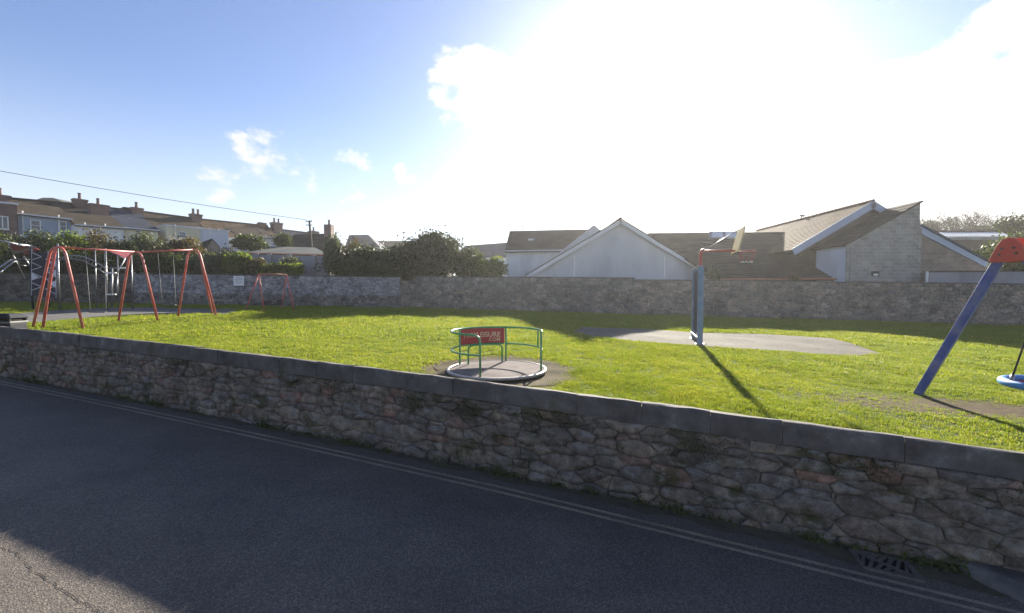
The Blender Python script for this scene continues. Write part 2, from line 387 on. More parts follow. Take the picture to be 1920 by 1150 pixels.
    nt.links.new(c, b.inputs['Base Color']); b.inputs['Roughness'].default_value = 0.95; b.inputs['Specular IOR Level'].default_value = 0.05
    bump(nt, b, w.outputs['Distance'], 1.0, 0.02)
    leaf_mat('grass_blade', [(0.0, (0.16, 0.22, 0.016)), (0.45, (0.23, 0.295, 0.024)), (0.8, (0.30, 0.335, 0.04)), (1.0, (0.38, 0.34, 0.10))], 0.55, patch=((0.35, (0.88, 0.93, 0.9), (1.16, 1.08, 1.1)), (1.6, (0.84, 0.87, 0.88), (1.18, 1.10, 1.2)), (6.0, (0.76, 0.80, 0.8), (1.16, 1.12, 1.1))))
    leaf_mat('backboard_sheet', [(0.0, (0.62, 0.55, 0.38)), (1.0, (0.62, 0.55, 0.38))], 0.6, 0.4)
    leaf_mat('leaf_dark', [(0.0, (0.018, 0.030, 0.010)), (0.5, (0.035, 0.052, 0.016)), (1.0, (0.075, 0.085, 0.026))], 0.3)
    leaf_mat('leaf_mid', [(0.0, (0.030, 0.050, 0.014)), (0.5, (0.060, 0.085, 0.022)), (1.0, (0.12, 0.13, 0.035))], 0.35)
    leaf_mat('leaf_bright', [(0.0, (0.06, 0.10, 0.015)), (0.5, (0.12, 0.17, 0.025)), (1.0, (0.20, 0.23, 0.05))], 0.5)
    leaf_mat('leaf_grey', [(0.0, (0.05, 0.065, 0.04)), (0.5, (0.09, 0.11, 0.065)), (1.0, (0.16, 0.18, 0.11))], 0.35)
    leaf_mat('leaf_brown', [(0.0, (0.055, 0.045, 0.025)), (0.5, (0.10, 0.08, 0.035)), (1.0, (0.17, 0.13, 0.05))], 0.35)
    leaf_mat('moss', [(0.0, (0.025, 0.032, 0.010)), (0.5, (0.055, 0.062, 0.018)), (1.0, (0.10, 0.10, 0.03))], 0.2)
    pmat('bark', [(0.05, 0.04, 0.03), (0.09, 0.075, 0.055)], 12, 0.95, 0.8, 30, 0.02)
    pmat('twig', [(0.035, 0.028, 0.02), (0.065, 0.052, 0.036)], 3, 0.95, 0.0, spec=0.05)
    # paints, metals, plastics
    paint('red_paint', (0.50, 0.095, 0.075), 0.42, chip=True); paint('green_paint', (0.03, 0.25, 0.075), 0.35, 0.35, chip=True); paint('blue_post_paint', (0.11, 0.20, 0.32), 0.5, chip=True)
    paint('blue_leg_paint', (0.035, 0.075, 0.31), 0.32, chip=True); paint('red_plastic', (0.56, 0.085, 0.055), 0.4, 0.15); paint('panel_red', (0.36, 0.03, 0.035), 0.4, 0.15)
    paint('letter_cream', (0.58, 0.42, 0.26), 0.6, 0.2); paint('white_paint', (0.72, 0.72, 0.70), 0.5, 0.12)
    paint('blue_rope_ring', (0.05, 0.22, 0.50), 0.6, 0.3, scale=20); paint('red_rope', (0.5, 0.06, 0.04), 0.8, 0.3); paint('black_rope', (0.02, 0.02, 0.022), 0.8)
    pmat('galvanised', [(0.22, 0.22, 0.23), (0.33, 0.335, 0.34)], 8, 0.38, 0.1, 40, 0.003, 0.5, 0.85)
    pmat('chain_steel', [(0.12, 0.12, 0.12), (0.20, 0.20, 0.20)], 30, 0.55, 0.0, metal=0.5)
    pmat('deck_tread', [(0.13, 0.11, 0.10), (0.175, 0.15, 0.14), (0.21, 0.185, 0.17)], 3, 0.9, 0.5, 60, 0.006, spec=0.05)
    paint('rim_paint', (0.34, 0.31, 0.29), 0.4, 0.3); paint('bin_black', (0.018, 0.02, 0.026), 0.7, spec=0.15); paint('bin_band', (0.10, 0.10, 0.10), 0.6)
    paint('panel_navy', (0.012, 0.016, 0.034), 0.6, spec=0.15); paint('panel_white', (0.50, 0.50, 0.58), 0.5, 0.1); paint('sail_red', (0.36, 0.08, 0.09), 0.6, 0.3)
    paint('sail_grey', (0.30, 0.27, 0.33), 0.6); paint('rubber', (0.03, 0.028, 0.028), 0.7); pmat('iron', [(0.09, 0.08, 0.073), (0.15, 0.13, 0.12)], 14, 0.6, 0.5, 60, 0.005, 0.5, 0.3)
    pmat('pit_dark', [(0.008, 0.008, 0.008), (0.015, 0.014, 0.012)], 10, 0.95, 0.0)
    # buildings
    def render_wall(name, c, var=0.22): pmat(name, [dk(c, 1 - var), c, dk(c, 1 + var * 0.4)], 0.6, 0.9, 0.3, 25, 0.01, stretch=(1, 1, 0.35))
    render_wall('white_render', (0.74, 0.74, 0.73)); render_wall('grey_render', (0.50, 0.51, 0.52), 0.18); render_wall('cream_render', (0.70, 0.65, 0.47)); render_wall('blue_render', (0.34, 0.40, 0.50))
    render_wall('pale_blue_render', (0.55, 0.59, 0.65)); render_wall('brown_clad', (0.13, 0.105, 0.09), 0.25); render_wall('garden_wall_render', (0.26, 0.26, 0.29), 0.3)
    def courses(name, cols, bw, bh, mort, rough=0.9):
        m, nt, b = base_mat(name)
        br = nt.nodes.new('ShaderNodeTexBrick'); br.inputs['Scale'].default_value = 1.0
        br.inputs['Brick Width'].default_value = bw; br.inputs['Row Height'].default_value = bh; br.inputs['Mortar Size'].default_value = 0.012
        g = nt.nodes.new('ShaderNodeNewGeometry'); sp = nt.nodes.new('ShaderNodeSeparateXYZ'); cb = nt.nodes.new('ShaderNodeCombineXYZ')
        nt.links.new(g.outputs['Position'], sp.inputs[0])
        nt.links.new(vmath(nt, 'ADD', sp.outputs[0], vmath(nt, 'MULTIPLY', sp.outputs[1], 0.7)), cb.inputs[0]); nt.links.new(sp.outputs[2], cb.inputs[1])
        nt.links.new(cb.outputs[0], br.inputs['Vector'])
        for k, c in zip(('Color1', 'Color2', 'Mortar'), (*cols, mort)): br.inputs[k].default_value = (*c, 1)
        c = mixc(nt, 0.7, br.outputs['Color'], ramp(nt, noise(nt, 1.5, 5, 0.65), [(0.3, (0.65, 0.65, 0.65)), (0.7, (1.3, 1.28, 1.25))]), 'MULTIPLY')
        nt.links.new(c, b.inputs['Base Color']); b.inputs['Roughness'].default_value = rough
        bump(nt, b, br.outputs['Fac'], -0.6, 0.01)
    courses('block_grey', ((0.22, 0.21, 0.19), (0.30, 0.285, 0.26)), 0.46, 0.225, (0.36, 0.35, 0.33))
    courses('block_brown', ((0.20, 0.155, 0.12), (0.27, 0.215, 0.165)), 0.46, 0.225, (0.28, 0.25, 0.22))
    courses('brick_red', ((0.10, 0.05, 0.042), (0.15, 0.072, 0.056)), 0.23, 0.075, (0.22, 0.19, 0.17))
    pmat('tile_brown', [(0.055, 0.043, 0.032), (0.085, 0.068, 0.05), (0.115, 0.092, 0.07)], 1.2, 0.85, 0.3, 20, 0.02, spec=0.08)
    pmat('tile_dark', [(0.028, 0.023, 0.021), (0.044, 0.037, 0.032), (0.062, 0.051, 0.044)], 0.9, 0.85, 0.3, 20, 0.02, spec=0.08)
    pmat('tile_rust', [(0.09, 0.06, 0.038), (0.135, 0.092, 0.056), (0.18, 0.13, 0.085)], 1.0, 0.85, 0.3, 20, 0.02, spec=0.08)
    pmat('slate_blue', [(0.045, 0.050, 0.066), (0.066, 0.073, 0.094), (0.088, 0.096, 0.12)], 1.0, 0.6, 0.3, 20, 0.02, spec=0.08)
    paint('barge_blue', (0.34, 0.40, 0.50), 0.5, 0.1); paint('barge_white', (0.60, 0.61, 0.63), 0.5, 0.1); paint('gutter_grey', (0.22, 0.22, 0.23), 0.5)
    paint('felt_roof', (0.12, 0.13, 0.12), 0.95, 0.2, spec=0.1); paint('fascia_rust', (0.30, 0.11, 0.06), 0.6); pmat('fence_wood', [(0.14, 0.125, 0.11), (0.22, 0.20, 0.175), (0.28, 0.25, 0.22)], 2.5, 0.9, 0.4, 30, 0.01, stretch=(3, 3, 0.4))
    m, nt, b = base_mat('window_glass'); b.inputs['Base Color'].default_value = (0.05, 0.07, 0.10, 1); b.inputs['Roughness'].default_value = 0.08; b.inputs['Specular IOR Level'].default_value = 0.8
    bump(nt, b, noise(nt, 0.8, 2), 0.05, 0.02)
    pmat('skylight_glass', [(0.5, 0.55, 0.58), (0.6, 0.64, 0.66)], 2, 0.12, 0.0, spec=0.9)
    pmat('corrugated_sheet', [(0.50, 0.53, 0.53), (0.62, 0.65, 0.64)], 1.0, 0.35, 0.2, 6, 0.02, 0.6)
    pmat('hill_grass', [(0.045, 0.05, 0.05), (0.065, 0.07, 0.065)], 0.02, 0.95, 0.0)
build_mats()

# ------------------------------------------------------------------ ground, road, field
def sheet(name, xs, ys, zf, mat, keep=None, attr=None):
    vs = [(x, y, zf(x, y)) for y in ys for x in xs]; nx = len(xs); fs = []
    for j in range(len(ys) - 1):
        for i in range(nx - 1):
            if keep is None or keep((xs[i] + xs[i + 1]) / 2, (ys[j] + ys[j + 1]) / 2): fs.append((j * nx + i, j * nx + i + 1, (j + 1) * nx + i + 1, (j + 1) * nx + i))
    me = bpy.data.meshes.new(name); me.from_pydata(vs, [], fs); me.update()
    me.polygons.foreach_set('use_smooth', [True] * len(me.polygons))
    if attr:
        a = me.attributes.new(attr[0], 'FLOAT', 'POINT'); a.data.foreach_set('value', [attr[1](v[0], v[1]) for v in vs])
    me.materials.append(MATS[mat]); o = bpy.data.objects.new(name, me); COL.objects.link(o); return o

BARE = []          # worn patches: (x, y, rx, ry, angle, amount)
for (px, py, rx, ry, am) in ((1700, 762, 1.6, 0.55, 0.8), (1850, 768, 2.0, 0.62, 1.0), (1600, 750, 1.4, 0.40, 0.62), (1500, 722, 1.2, 0.35, 0.35), (1780, 800, 1.2, 0.3, 0.45)):
    p = on_field(px, py); BARE.append((p.x, p.y, rx, ry, -0.36, am))
for (px, py, rx, ry, am) in ((230, 604, 2.2, 0.6, 0.45), (330, 598, 1.6, 0.5, 0.4)):
    p = on_field(px, py); BARE.append((p.x, p.y, rx, ry, 0.9, am))
RB = Vector((-0.33, 8.58, 0))           # roundabout centre
def bare(x, y):
    v = 0.0
    for (cx, cy, rx, ry, a, am) in BARE:
        dx, dy = x - cx, y - cy; c, s = math.cos(a), math.sin(a)
        q = ((dx * c + dy * s) / rx) ** 2 + ((-dx * s + dy * c) / ry) ** 2
        v = max(v, am * math.exp(-q * 0.8))
    r = math.hypot(x - RB.x, (y - RB.y))
    v = max(v, 1.0 - max(0.0, (r - 1.55) / 0.35)) if r < 1.9 else v
    return v
def lin(a, b, st): n = max(2, int(round((b - a) / st)) + 1); return [a + (b - a) * i / (n - 1) for i in range(n)]
def wall_side(x, y): return (Vector((x, y, 0)) - W0).dot(WN)      # >0 on the road side
# road: strips parallel to the wall, from the wall foot to far behind the camera
def road_mesh():
    ss = lin(-120, -24, 12) + lin(-22, 16, 0.5) + lin(18, 120, 12); ns = [-0.1, 0.0] + lin(0.3, 9, 0.6) + [20, 60, 140]
    vs = []
    for n in ns:
        for s in ss:
            q = wall_pt(s, 0, n); cam_ = -0.02 * max(0, min(n - 0.6, 3.0)) * 0; vs.append((q.x, q.y, q.z + cam_))
    k = len(ss); fs = [(j * k + i, (j + 1) * k + i, (j + 1) * k + i + 1, j * k + i + 1) for j in range(len(ns) - 1) for i in range(k - 1)]
    me = bpy.data.meshes.new('road'); me.from_pydata(vs, [], fs); me.update(); me.materials.append(MATS['asphalt'])
    o = bpy.data.objects.new('road', me); COL.objects.link(o); return struct(o)
ROAD = road_mesh()
def ribbon(name, n0, n1, s0, s1, lift, mat, parent, wob=0.0, seed=1, flare=0.032):
    r = random.Random(seed); m = MB(); ss = lin(s0, s1, 0.25); a = []
    for i, s in enumerate(ss):
        w = wob * (r.random() - 0.5); k = (0.0055 * min(s, 0.0) + flare * max(0.0, s))
        a.append((wall_pt(s, lift, n0 + w + (k if n0 > 0 else 0)), wall_pt(s, lift, n1 + k + wob * (r.random() - 0.5))))
    vs = [p for q in a for p in q]
    m.add(vs, [(2 * i, 2 * i + 2, 2 * i + 3, 2 * i + 1)[::-1] for i in range(len(ss) - 1)])
    return m.build(name, mat, parent)
ribbon('gutter_dirt', 0.0, 0.17, -30, 14, 0.004, 'gutter_dirt', ROAD, 0.14)
for i, n in enumerate((0.345, 0.465)): ribbon('yellow_line', n, n + 0.048, -30, 14, 0.005, 'worn_line_paint', ROAD, 0.004, i)
def crack(pts, w, seed):
    r = random.Random(seed); m = MB(); path = []
    for a, b in zip(pts[:-1], pts[1:]):
        for i in range(14):
            t = i / 14; path.append((a[0] + (b[0] - a[0]) * t, a[1] + (b[1] - a[1]) * t))
    vs = []
    for (x, y) in path:
        d = pix_dir(x, y); t = 3.0
        for _ in range(30):
            p = Vector((0, 0, CAMZ)) + d * t; t += (p.z - road_z(p.x, p.y)) / -d.z * 0.9
        p.x += (r.random() - 0.5) * 0.02; p.y += (r.random() - 0.5) * 0.03; ww = w * (0.3 + r.random())
        vs += [(p.x, p.y - ww, road_z(p.x, p.y) + 0.004), (p.x, p.y + ww, road_z(p.x, p.y) + 0.004)]
    m.add(vs, [(2 * i, 2 * i + 2, 2 * i + 3, 2 * i + 1) for i in range(len(path) - 1)])
    m.build('crack', 'crack_tar', ROAD)
crack([(-40, 1022), (20, 1032), (60, 1068), (110, 1100), (190, 1150), (240, 1190)], 0.0032, 3)

# playing field: fine grid up to the far wall
field = sheet('field', lin(-40, 44, 0.35), lin(-10, 31, 0.3), field_z, 'turf_soil', keep=lambda x, y: wall_side(x, y) < -0.36 and y < 31, attr=('bare', bare))
struct(field)
def land_z(x, y):
    return min(field_z(max(-40, min(44, x)), min(y, 31)) , 2.2) - 0.25 + 0.012 * max(0, y - 31) + 0.05 * max(0, -x - 30) * (1 if y > 20 else 0) - 0.0
land = sheet('ground', lin(-900, -60, 120) + lin(-50, 50, 5) + lin(60, 900, 120), lin(-40, 120, 4) + lin(160, 1500, 160), lambda x, y: min(land_z(x, y), 16), 'rough_ground',
             keep=lambda x, y: wall_side(x, y) < -12 or y > 24)
struct(land)
def draped(name, pix, lift, mat, jitter=0.0, seed=1):
    r = random.Random(seed); pts = []
    n = len(pix)
    for i in range(n):
        a, b = pix[i], pix[(i + 1) % n]; pa, pb = on_field(*a), on_field(*b)
        k = max(2, int((pb - pa).length / 0.4))
        for j in range(k):
            p = pa.lerp(pb, j / k); p.x += (r.random() - 0.5) * jitter; p.y += (r.random() - 0.5) * jitter; pts.append(p)
    bm = bmesh.new(); f = bm.faces.new([bm.verts.new((p.x, p.y, 0)) for p in pts]); f.normal_update()
    bmesh.ops.triangulate(bm, faces=bm.faces[:])
    for _ in range(3): bmesh.ops.subdivide_edges(bm, edges=[e for e in bm.edges if e.calc_length() > 0.7], cuts=1, use_grid_fill=False); bmesh.ops.triangulate(bm, faces=bm.faces[:])
    for v in bm.verts: v.co.z = field_z(v.co.x, v.co.y) + lift
    bmesh.ops.recalc_face_normals(bm, faces=bm.faces[:])
    if sum(f.normal.z for f in bm.faces) < 0: bmesh.ops.reverse_faces(bm, faces=bm.faces[:])
    me = bpy.data.meshes.new(name); bm.to_mesh(me); bm.free(); me.materials.append(MATS[mat])
    o = bpy.data.objects.new(name, me); COL.objects.link(o); return struct(o), [(p.x, p.y) for p in pts]
PAD, PAD_POLY = draped('concrete_pad', [(1072, 622), (1092, 614), (1200, 617), (1345, 625), (1480, 630), (1560, 635), (1600, 645), (1655, 664), (1610, 667), (1500, 662), (1400, 655), (1310, 649), (1200, 641), (1110, 632)], 0.012, 'concrete', 0.06)
PATH, PATH_POLY = draped('path', [(-150, 606), (60, 606), (120, 601), (200, 595), (300, 591), (420, 590), (455, 586), (440, 580), (300, 577), (150, 580), (40, 588), (-150, 592)], 0.012, 'path_tarmac', 0.10, 2)
m = MB(); ring = []
for k in range(48):
    a = 2 * math.pi * k / 48; q = 1.50 + 0.12 * math.cos(a + .2) + 0.07 * math.sin(3 * a + 1) + 0.05 * math.sin(7 * a) + .03 * math.sin(13 * a)
    ring.append((RB.x + q * math.cos(a), RB.y + q * math.sin(a)))
vs = [(RB.x, RB.y, field_z(RB.x, RB.y) + 0.012)]; fs = []
for rr in (0.33, 0.66, 1.0):
    for (x, y) in ring: xx = RB.x + (x - RB.x) * rr; yy = RB.y + (y - RB.y) * rr; vs.append((xx, yy, field_z(xx, yy) + 0.012))
for k in range(48):
    k2 = (k + 1) % 48; fs.append((0, 1 + k, 1 + k2))
    for q in range(2): fs.append((1 + q * 48 + k, 1 + (q + 1) * 48 + k, 1 + (q + 1) * 48 + k2, 1 + q * 48 + k2))
m.add(vs, fs); struct(m.build('matting', 'grass_mat'))

# ------------------------------------------------------------------ rubble walls, stone by stone
def clip(poly, a, b, c):
    out = []; n = len(poly)
    for i in range(n):
        p, q = poly[i], poly[(i + 1) % n]; dp, dq = a * p[0] + b * p[1] - c, a * q[0] + b * q[1] - c
        if dp <= 0: out.append(p)
        if (dp < 0 < dq) or (dq < 0 < dp):
            t = dp / (dp - dq); out.append((p[0] + (q[0] - p[0]) * t, p[1] + (q[1] - p[1]) * t))
    return out
def rubble_cells(L0, L1, H, area, rnd, asp=1.75, wvar=1.0):
    """irregular stones filling a strip: power diagram of jittered seeds; returns polygons in (s, t)"""
    L = (L1 - L0) / asp; n = int((L1 - L0) * H / area); ch = math.sqrt(area / asp)
    rows = max(2, int(round(H / ch))); seeds = []
    ys = [0]; 
    for i in range(rows): ys.append(ys[-1] + 0.55 + 0.9 * rnd.random())
    ys = [y / ys[-1] * H for y in ys]
    for i in range(rows):
        h = ys[i + 1] - ys[i]; x = -rnd.random() * 0.3
        while x < L:
            w = h * (0.55 + 1.25 * rnd.random() ** 1.4)
            seeds.append((x + w / 2, (ys[i] + ys[i + 1]) / 2 + (rnd.random() - 0.5) * h * 0.55, (rnd.random() - 0.4) * wvar * h * h * 0.35)); x += w
    seeds = [s for s in seeds if 0 < s[0] < L]; cells = []
    R = ch * 4
    seeds.sort()
    xs = [s[0] for s in seeds]
    import bisect
    for i, (x, y, w) in enumerate(seeds):
        poly = [(0, 0), (L, 0), (L, H), (0, H)]
        poly = clip(poly, 1, 0, x + R); poly = clip(poly, -1, 0, -(x - R))
        for j in range(bisect.bisect_left(xs, x - R), bisect.bisect_right(xs, x + R)):
            if j == i: continue
            x2, y2, w2 = seeds[j]
            if abs(y2 - y) > R: continue
            a, b = 2 * (x2 - x), 2 * (y2 - y); c = x2 * x2 + y2 * y2 - w2 - (x * x + y * y - w)
            poly = clip(poly, a, b, c)
            if len(poly) < 3: break
        if len(poly) >= 3: cells.append([(L0 + p[0] * asp, p[1]) for p in poly])
    return cells
def poly_area(p): return 0.5 * abs(sum(p[i][0] * p[(i + 1) % len(p)][1] - p[(i + 1) % len(p)][0] * p[i][1] for i in range(len(p))))
def stone_shape(poly, rnd, gap, depth, proud, rough=0.22):
    """a rough stone: back rim, front rim, domed face"""
    # drop very short edges
    q = [p for i, p in enumerate(poly) if math.dist(p, poly[i - 1]) > 0.012]
    if len(q) < 3: return None
    # nick the corners and roughen the long edges
    r = []
    n = len(q); sz = math.sqrt(poly_area(q))
    for i in range(n):
        a, b, c = q[i - 1], q[i], q[(i + 1) % n]; t = 0.03 + 0.13 * rnd.random()
        r.append((b[0] + (a[0] - b[0]) * t, b[1] + (a[1] - b[1]) * t)); t = 0.03 + 0.13 * rnd.random(); r.append((b[0] + (c[0] - b[0]) * t, b[1] + (c[1] - b[1]) * t))
        if math.dist(b, c) > 0.5 * sz: t = 0.4 + 0.2 * rnd.random(); j = rough * sz * (rnd.random() - 0.6); r.append((b[0] + (c[0] - b[0]) * t - (c[1] - b[1]) * j, b[1] + (c[1] - b[1]) * t + (c[0] - b[0]) * j))
    cx = sum(p[0] for p in r) / len(r); cy = sum(p[1] for p in r) / len(r)
    size = math.sqrt(poly_area(q)); g = gap * (0.3 + 2.6 * rnd.random() ** 3)
    def shrink(p, d):
        dx, dy = p[0] - cx, p[1] - cy; l = math.hypot(dx, dy) + 1e-6; k = max(0.3, (l - d) / l); return (cx + dx * k, cy + dy * k)
    k = len(r); pr = proud * (0.2 + rnd.random()); tx, ty = (rnd.random() - .5) * 0.09, (rnd.random() - .5) * 0.10
    rim0 = [(*shrink(p, g), -depth) for p in r]; rim1 = [(*shrink(p, g), pr * 0.35 + tx * (p[0] - cx) + ty * (p[1] - cy) + (rnd.random() - .5) * 0.006) for p in r]
    rim2 = [(*shrink(p, g + size * 0.045), pr + tx * (p[0] - cx) + ty * (p[1] - cy) + (rnd.random() - .5) * 0.010) for p in r]
    vs = rim0 + rim1 + rim2 + [(cx, cy, pr * 1.1 + (rnd.random() - .5) * 0.008)]
    fs = []
    for i in range(k):
        j = (i + 1) % k; fs += [(i, j, k + j, k + i), (k + i, k + j, 2 * k + j, 2 * k + i), (2 * k + i, 2 * k + j, 3 * k)]
    return vs, fs
def rubble(root, cells, mapf, rnd, mat, gap, depth, proud, is_part, name='stone', rest='small_stones'):
    """stones for which is_part holds become objects; the others are joined into one part"""
    cells = sorted(cells, key=is_part, reverse=True) if is_part else cells
    rest_mb = MB(); made = 0
    for c in cells:
        sh = stone_shape(c, rnd, gap, depth, proud)
        if sh is None: continue
        vs = [mapf(*v) for v in sh[0]]; col = rnd.random()
        if is_part and made < 296 and is_part(c) > 0:
            m = MB(); m.add(vs, sh[1], col); m.build(name, mat, root, True, rnd=True); made += 1
        else: rest_mb.add(vs, sh[1], col)
    if rest_mb.v: stuff(rest_mb.build(rest, mat, root, True, rnd=True))

def near_wall():
    rnd = random.Random(11)
    root = thing('stone_wall', wall_pt(0, 0, 0), 'low mossy rubble wall with concrete coping along the road', 'wall')
    # core with mortar face
    m = MB(); ss = lin(-34, 16, 0.5); top = WALL_H - 0.27
    prof = [(-0.05, -0.016), (top + 0.015, -0.016), (top + 0.015, -0.19), (-0.05, -0.19)]
    vs = [wall_pt(s, t, n) for s in ss for (t, n) in prof]; fs = []
    for i in range(len(ss) - 1):
        for j in range(4): fs.append((i * 4 + j, (i + 1) * 4 + j, (i + 1) * 4 + (j + 1) % 4, i * 4 + (j + 1) % 4))
    fs += [(0, 1, 2, 3), tuple((len(ss) - 1) * 4 + j for j in (3, 2, 1, 0))]
    m.add(vs, fs); m.build('mortar_core', 'mortar', root)
    m = MB(); prof = [(top + .02, .015), (WALL_H - .05, .012), (WALL_H - .06, -.14), (top + .02, -.15)]      # mortar strip added in the coping joints to stop sun leaking through
    vs = [wall_pt(s, t, n) for s in ss for (t, n) in prof]; m.add(vs, fs); m.build('joint_light_stop', 'mortar', root)
    cells = rubble_cells(-15.4, 6.9, top, 0.036, rnd, 2.3, 2.6)
    def vis(c):
        cx = sum(p[0] for p in c) / len(c); p = wall_pt(cx, 0.5, 0); 
        return poly_area(c) / max(1, p.y) ** 2
    rubble(root, cells, lambda s, t, n: wall_pt(s, t, n + 0.004), rnd, 'rubble_stone', 0.005, 0.06, 0.036, vis)
    rubble(root, rubble_cells(-34, -15.4, top, 0.09, rnd) + rubble_cells(6.9, 16, top, 0.07, rnd), lambda s, t, n: wall_pt(s, t, n + 0.012), rnd, 'rubble_stone', 0.006, 0.06, 0.022, None, rest='end_stones')
    # coping blocks
    s = -34.0
    while s < 16:
        L = 0.45 + 0.75 * rnd.random() if s > -9 else 0.8 + 0.7 * rnd.random()
        e = s + L - 0.008; m = MB(); col = rnd.random(); dz = (rnd.random() - 0.5) * 0.012; dn = (rnd.random() - 0.5) * 0.014
        k = 4; sec = [(top - 0.005 + 0.02, 0.035 + dn), (WALL_H - 0.035 + dz, 0.035 + dn), (WALL_H - 0.010 + dz, 0.022 + dn), (WALL_H - 0.004 + dz, 0.0 + dn), (WALL_H - 0.035 + dz, -0.17), (top + 0.02, -0.20)]
        vs = []; 
        for i in range(k + 1):
            si = s + (e - s) * i / k
            for q, (t, n) in enumerate(sec):
                vs.append(wall_pt(si, t + (rnd.random() - .5) * 0.012, n + (rnd.random() - .5) * 0.010))
        w = len(sec); fs = [(i * w + j, (i + 1) * w + j, (i + 1) * w + (j + 1) % w, i * w + (j + 1) % w) for i in range(k) for j in range(w)]
        fs += [tuple(range(w)), tuple(k * w + j for j in range(w - 1, -1, -1))]
        m.add(vs, fs, col); m.build('coping_stone', 'coping_concrete', root, False, rnd=True); s += L
    return root
NEAR = near_wall()

FARPTS = {}
def far_wall(name, label, x0, Y0, t0, x1, Y1, t1, mat, area, part=None, mode='rubble', seed=1, courses=5, low_mat=None, cap='coping_concrete', asp=1.9, mort='mortar'):
    """boundary wall from pixel column x0 at depth Y0 to x1 at depth Y1; tops at t0, t1 in the photograph"""
    rnd = random.Random(seed); A, B = P(x0, t0, Y0), P(x1, t1, Y1)
    d = Vector((B.x - A.x, B.y - A.y, 0)); L = d.length; d.normalize(); nrm = Vector((d.y, -d.x, 0))
    H = max(A.z - field_z(A.x, A.y), B.z - field_z(B.x, B.y)) + 0.25
    def mp(s, t, n):
        z = A.z + (B.z - A.z) * s / L - H + t; q = A + d * s + nrm * n; return Vector((q.x, q.y, z))
    root = thing(name, ((A + B) / 2).xy.to_3d() + Vector((0, 0, field_z(*((A + B) / 2).xy))), label, 'wall')
    m = MB(); hh = H - 0.07
    a, b = 0.0, L
    m.add([mp(a, 0, 0), mp(b, 0, 0), mp(b, hh, 0), mp(a, hh, 0), mp(a, 0, -.34), mp(b, 0, -.34), mp(b, hh, -.34), mp(a, hh, -.34)],
          [(0, 1, 2, 3), (5, 4, 7, 6), (3, 2, 6, 7), (4, 0, 3, 7), (1, 5, 6, 2)])
    m.build('wall_core', mort, root)
    if mode == 'rubble': cells = rubble_cells(0.01, L - 0.01, hh, area, rnd, asp, 1.2)
    else:
        cells = []; bh = 0.225; row = 0; t = hh
        while t > hh - courses * bh + .01:
            s = -0.23 * (row % 2)
            while s < L:
                w = 0.45; lo, hi = max(0.005, s), min(L - 0.005, s + w)
                if hi - lo > 0.05: cells.append([(lo, max(0, t - bh)), (hi, max(0, t - bh)), (hi, t), (lo, t)])
                s += w
            t -= bh; row += 1
        rubble(root, rubble_cells(0.01, L - 0.01, t, 0.07, rnd, asp, 1.2), lambda s, t, n: mp(s, t, n + 0.012), rnd, low_mat, 0.007, 0.03, 0.022, None, rest='footing_stones')
    rubble(root, cells, lambda s, t, n: mp(s, t, n + 0.012), rnd, mat, 0.007 if mode == 'rubble' else 0.004, 0.03, 0.022 if mode == 'rubble' else 0.008, part, name='stone' if mode == 'rubble' else 'block', rest='small_stones' if mode == 'rubble' else 'wall_blocks')
    # capping
    s = 0.0
    while s < L - 0.05:
        l = min(L - s, 0.9 + 1.1 * rnd.random()); m = MB(); dz = (rnd.random() - .5) * 0.025
        e = s + l - 0.006
        m.add([mp(s, hh + .004, .05), mp(e, hh + .004, .05), mp(e, H + dz, .045), mp(s, H + dz, .045), mp(s, hh + .004, -.38), mp(e, hh + .004, -.38), mp(e, H + dz, -.37), mp(s, H + dz, -.37)],
              [(0, 1, 2, 3), (5, 4, 7, 6), (3, 2, 6, 7), (4, 0, 3, 7), (1, 5, 6, 2), (0, 4, 5, 1)], rnd.random())
        m.build('coping_stone', cap, root, rnd=True); s += l
    return mp, L, H, root
big = lambda c: poly_area(c)
FW_A = far_wall('boundary_wall', 'whitewashed concrete block wall behind the red swings, streaked and stained', 250, 29.5, 512.5, 750, 29.7, 519, 'whitewashed_block', 0.1, lambda c: 1.0, 'block', 21, 6, 'lime_rubble')
FW_B = far_wall('low_wall', 'short lower stone link between white wall and long stone wall', 750.5, 29.72, 526, 779.5, 29.52, 526, 'far_rubble', 0.05, big, 'rubble', 22)
FW_C = far_wall('boundary_wall', 'stone and block boundary wall in front of the white gable', 780, 29.5, 518, 1190, 26.32, 520.5, 'far_block', 0.07, big, 'block', 23, 4, 'far_rubble')
FW_D = far_wall('boundary_wall', 'long grey rubble wall behind the basketball post and blue swing', 1190.5, 26.3, 524, 2150, 20.1, 534, 'far_rubble', 0.075, lambda c: big(c) * (10 if c[0][0] > 7 else 1), 'rubble', 24)
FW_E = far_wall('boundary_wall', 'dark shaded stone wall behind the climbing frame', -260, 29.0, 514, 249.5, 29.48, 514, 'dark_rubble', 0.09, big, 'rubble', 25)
# ------------------------------------------------------------------ playground equipment
def ground_at(p): return Vector((p[0], p[1], field_z(p[0], p[1])))

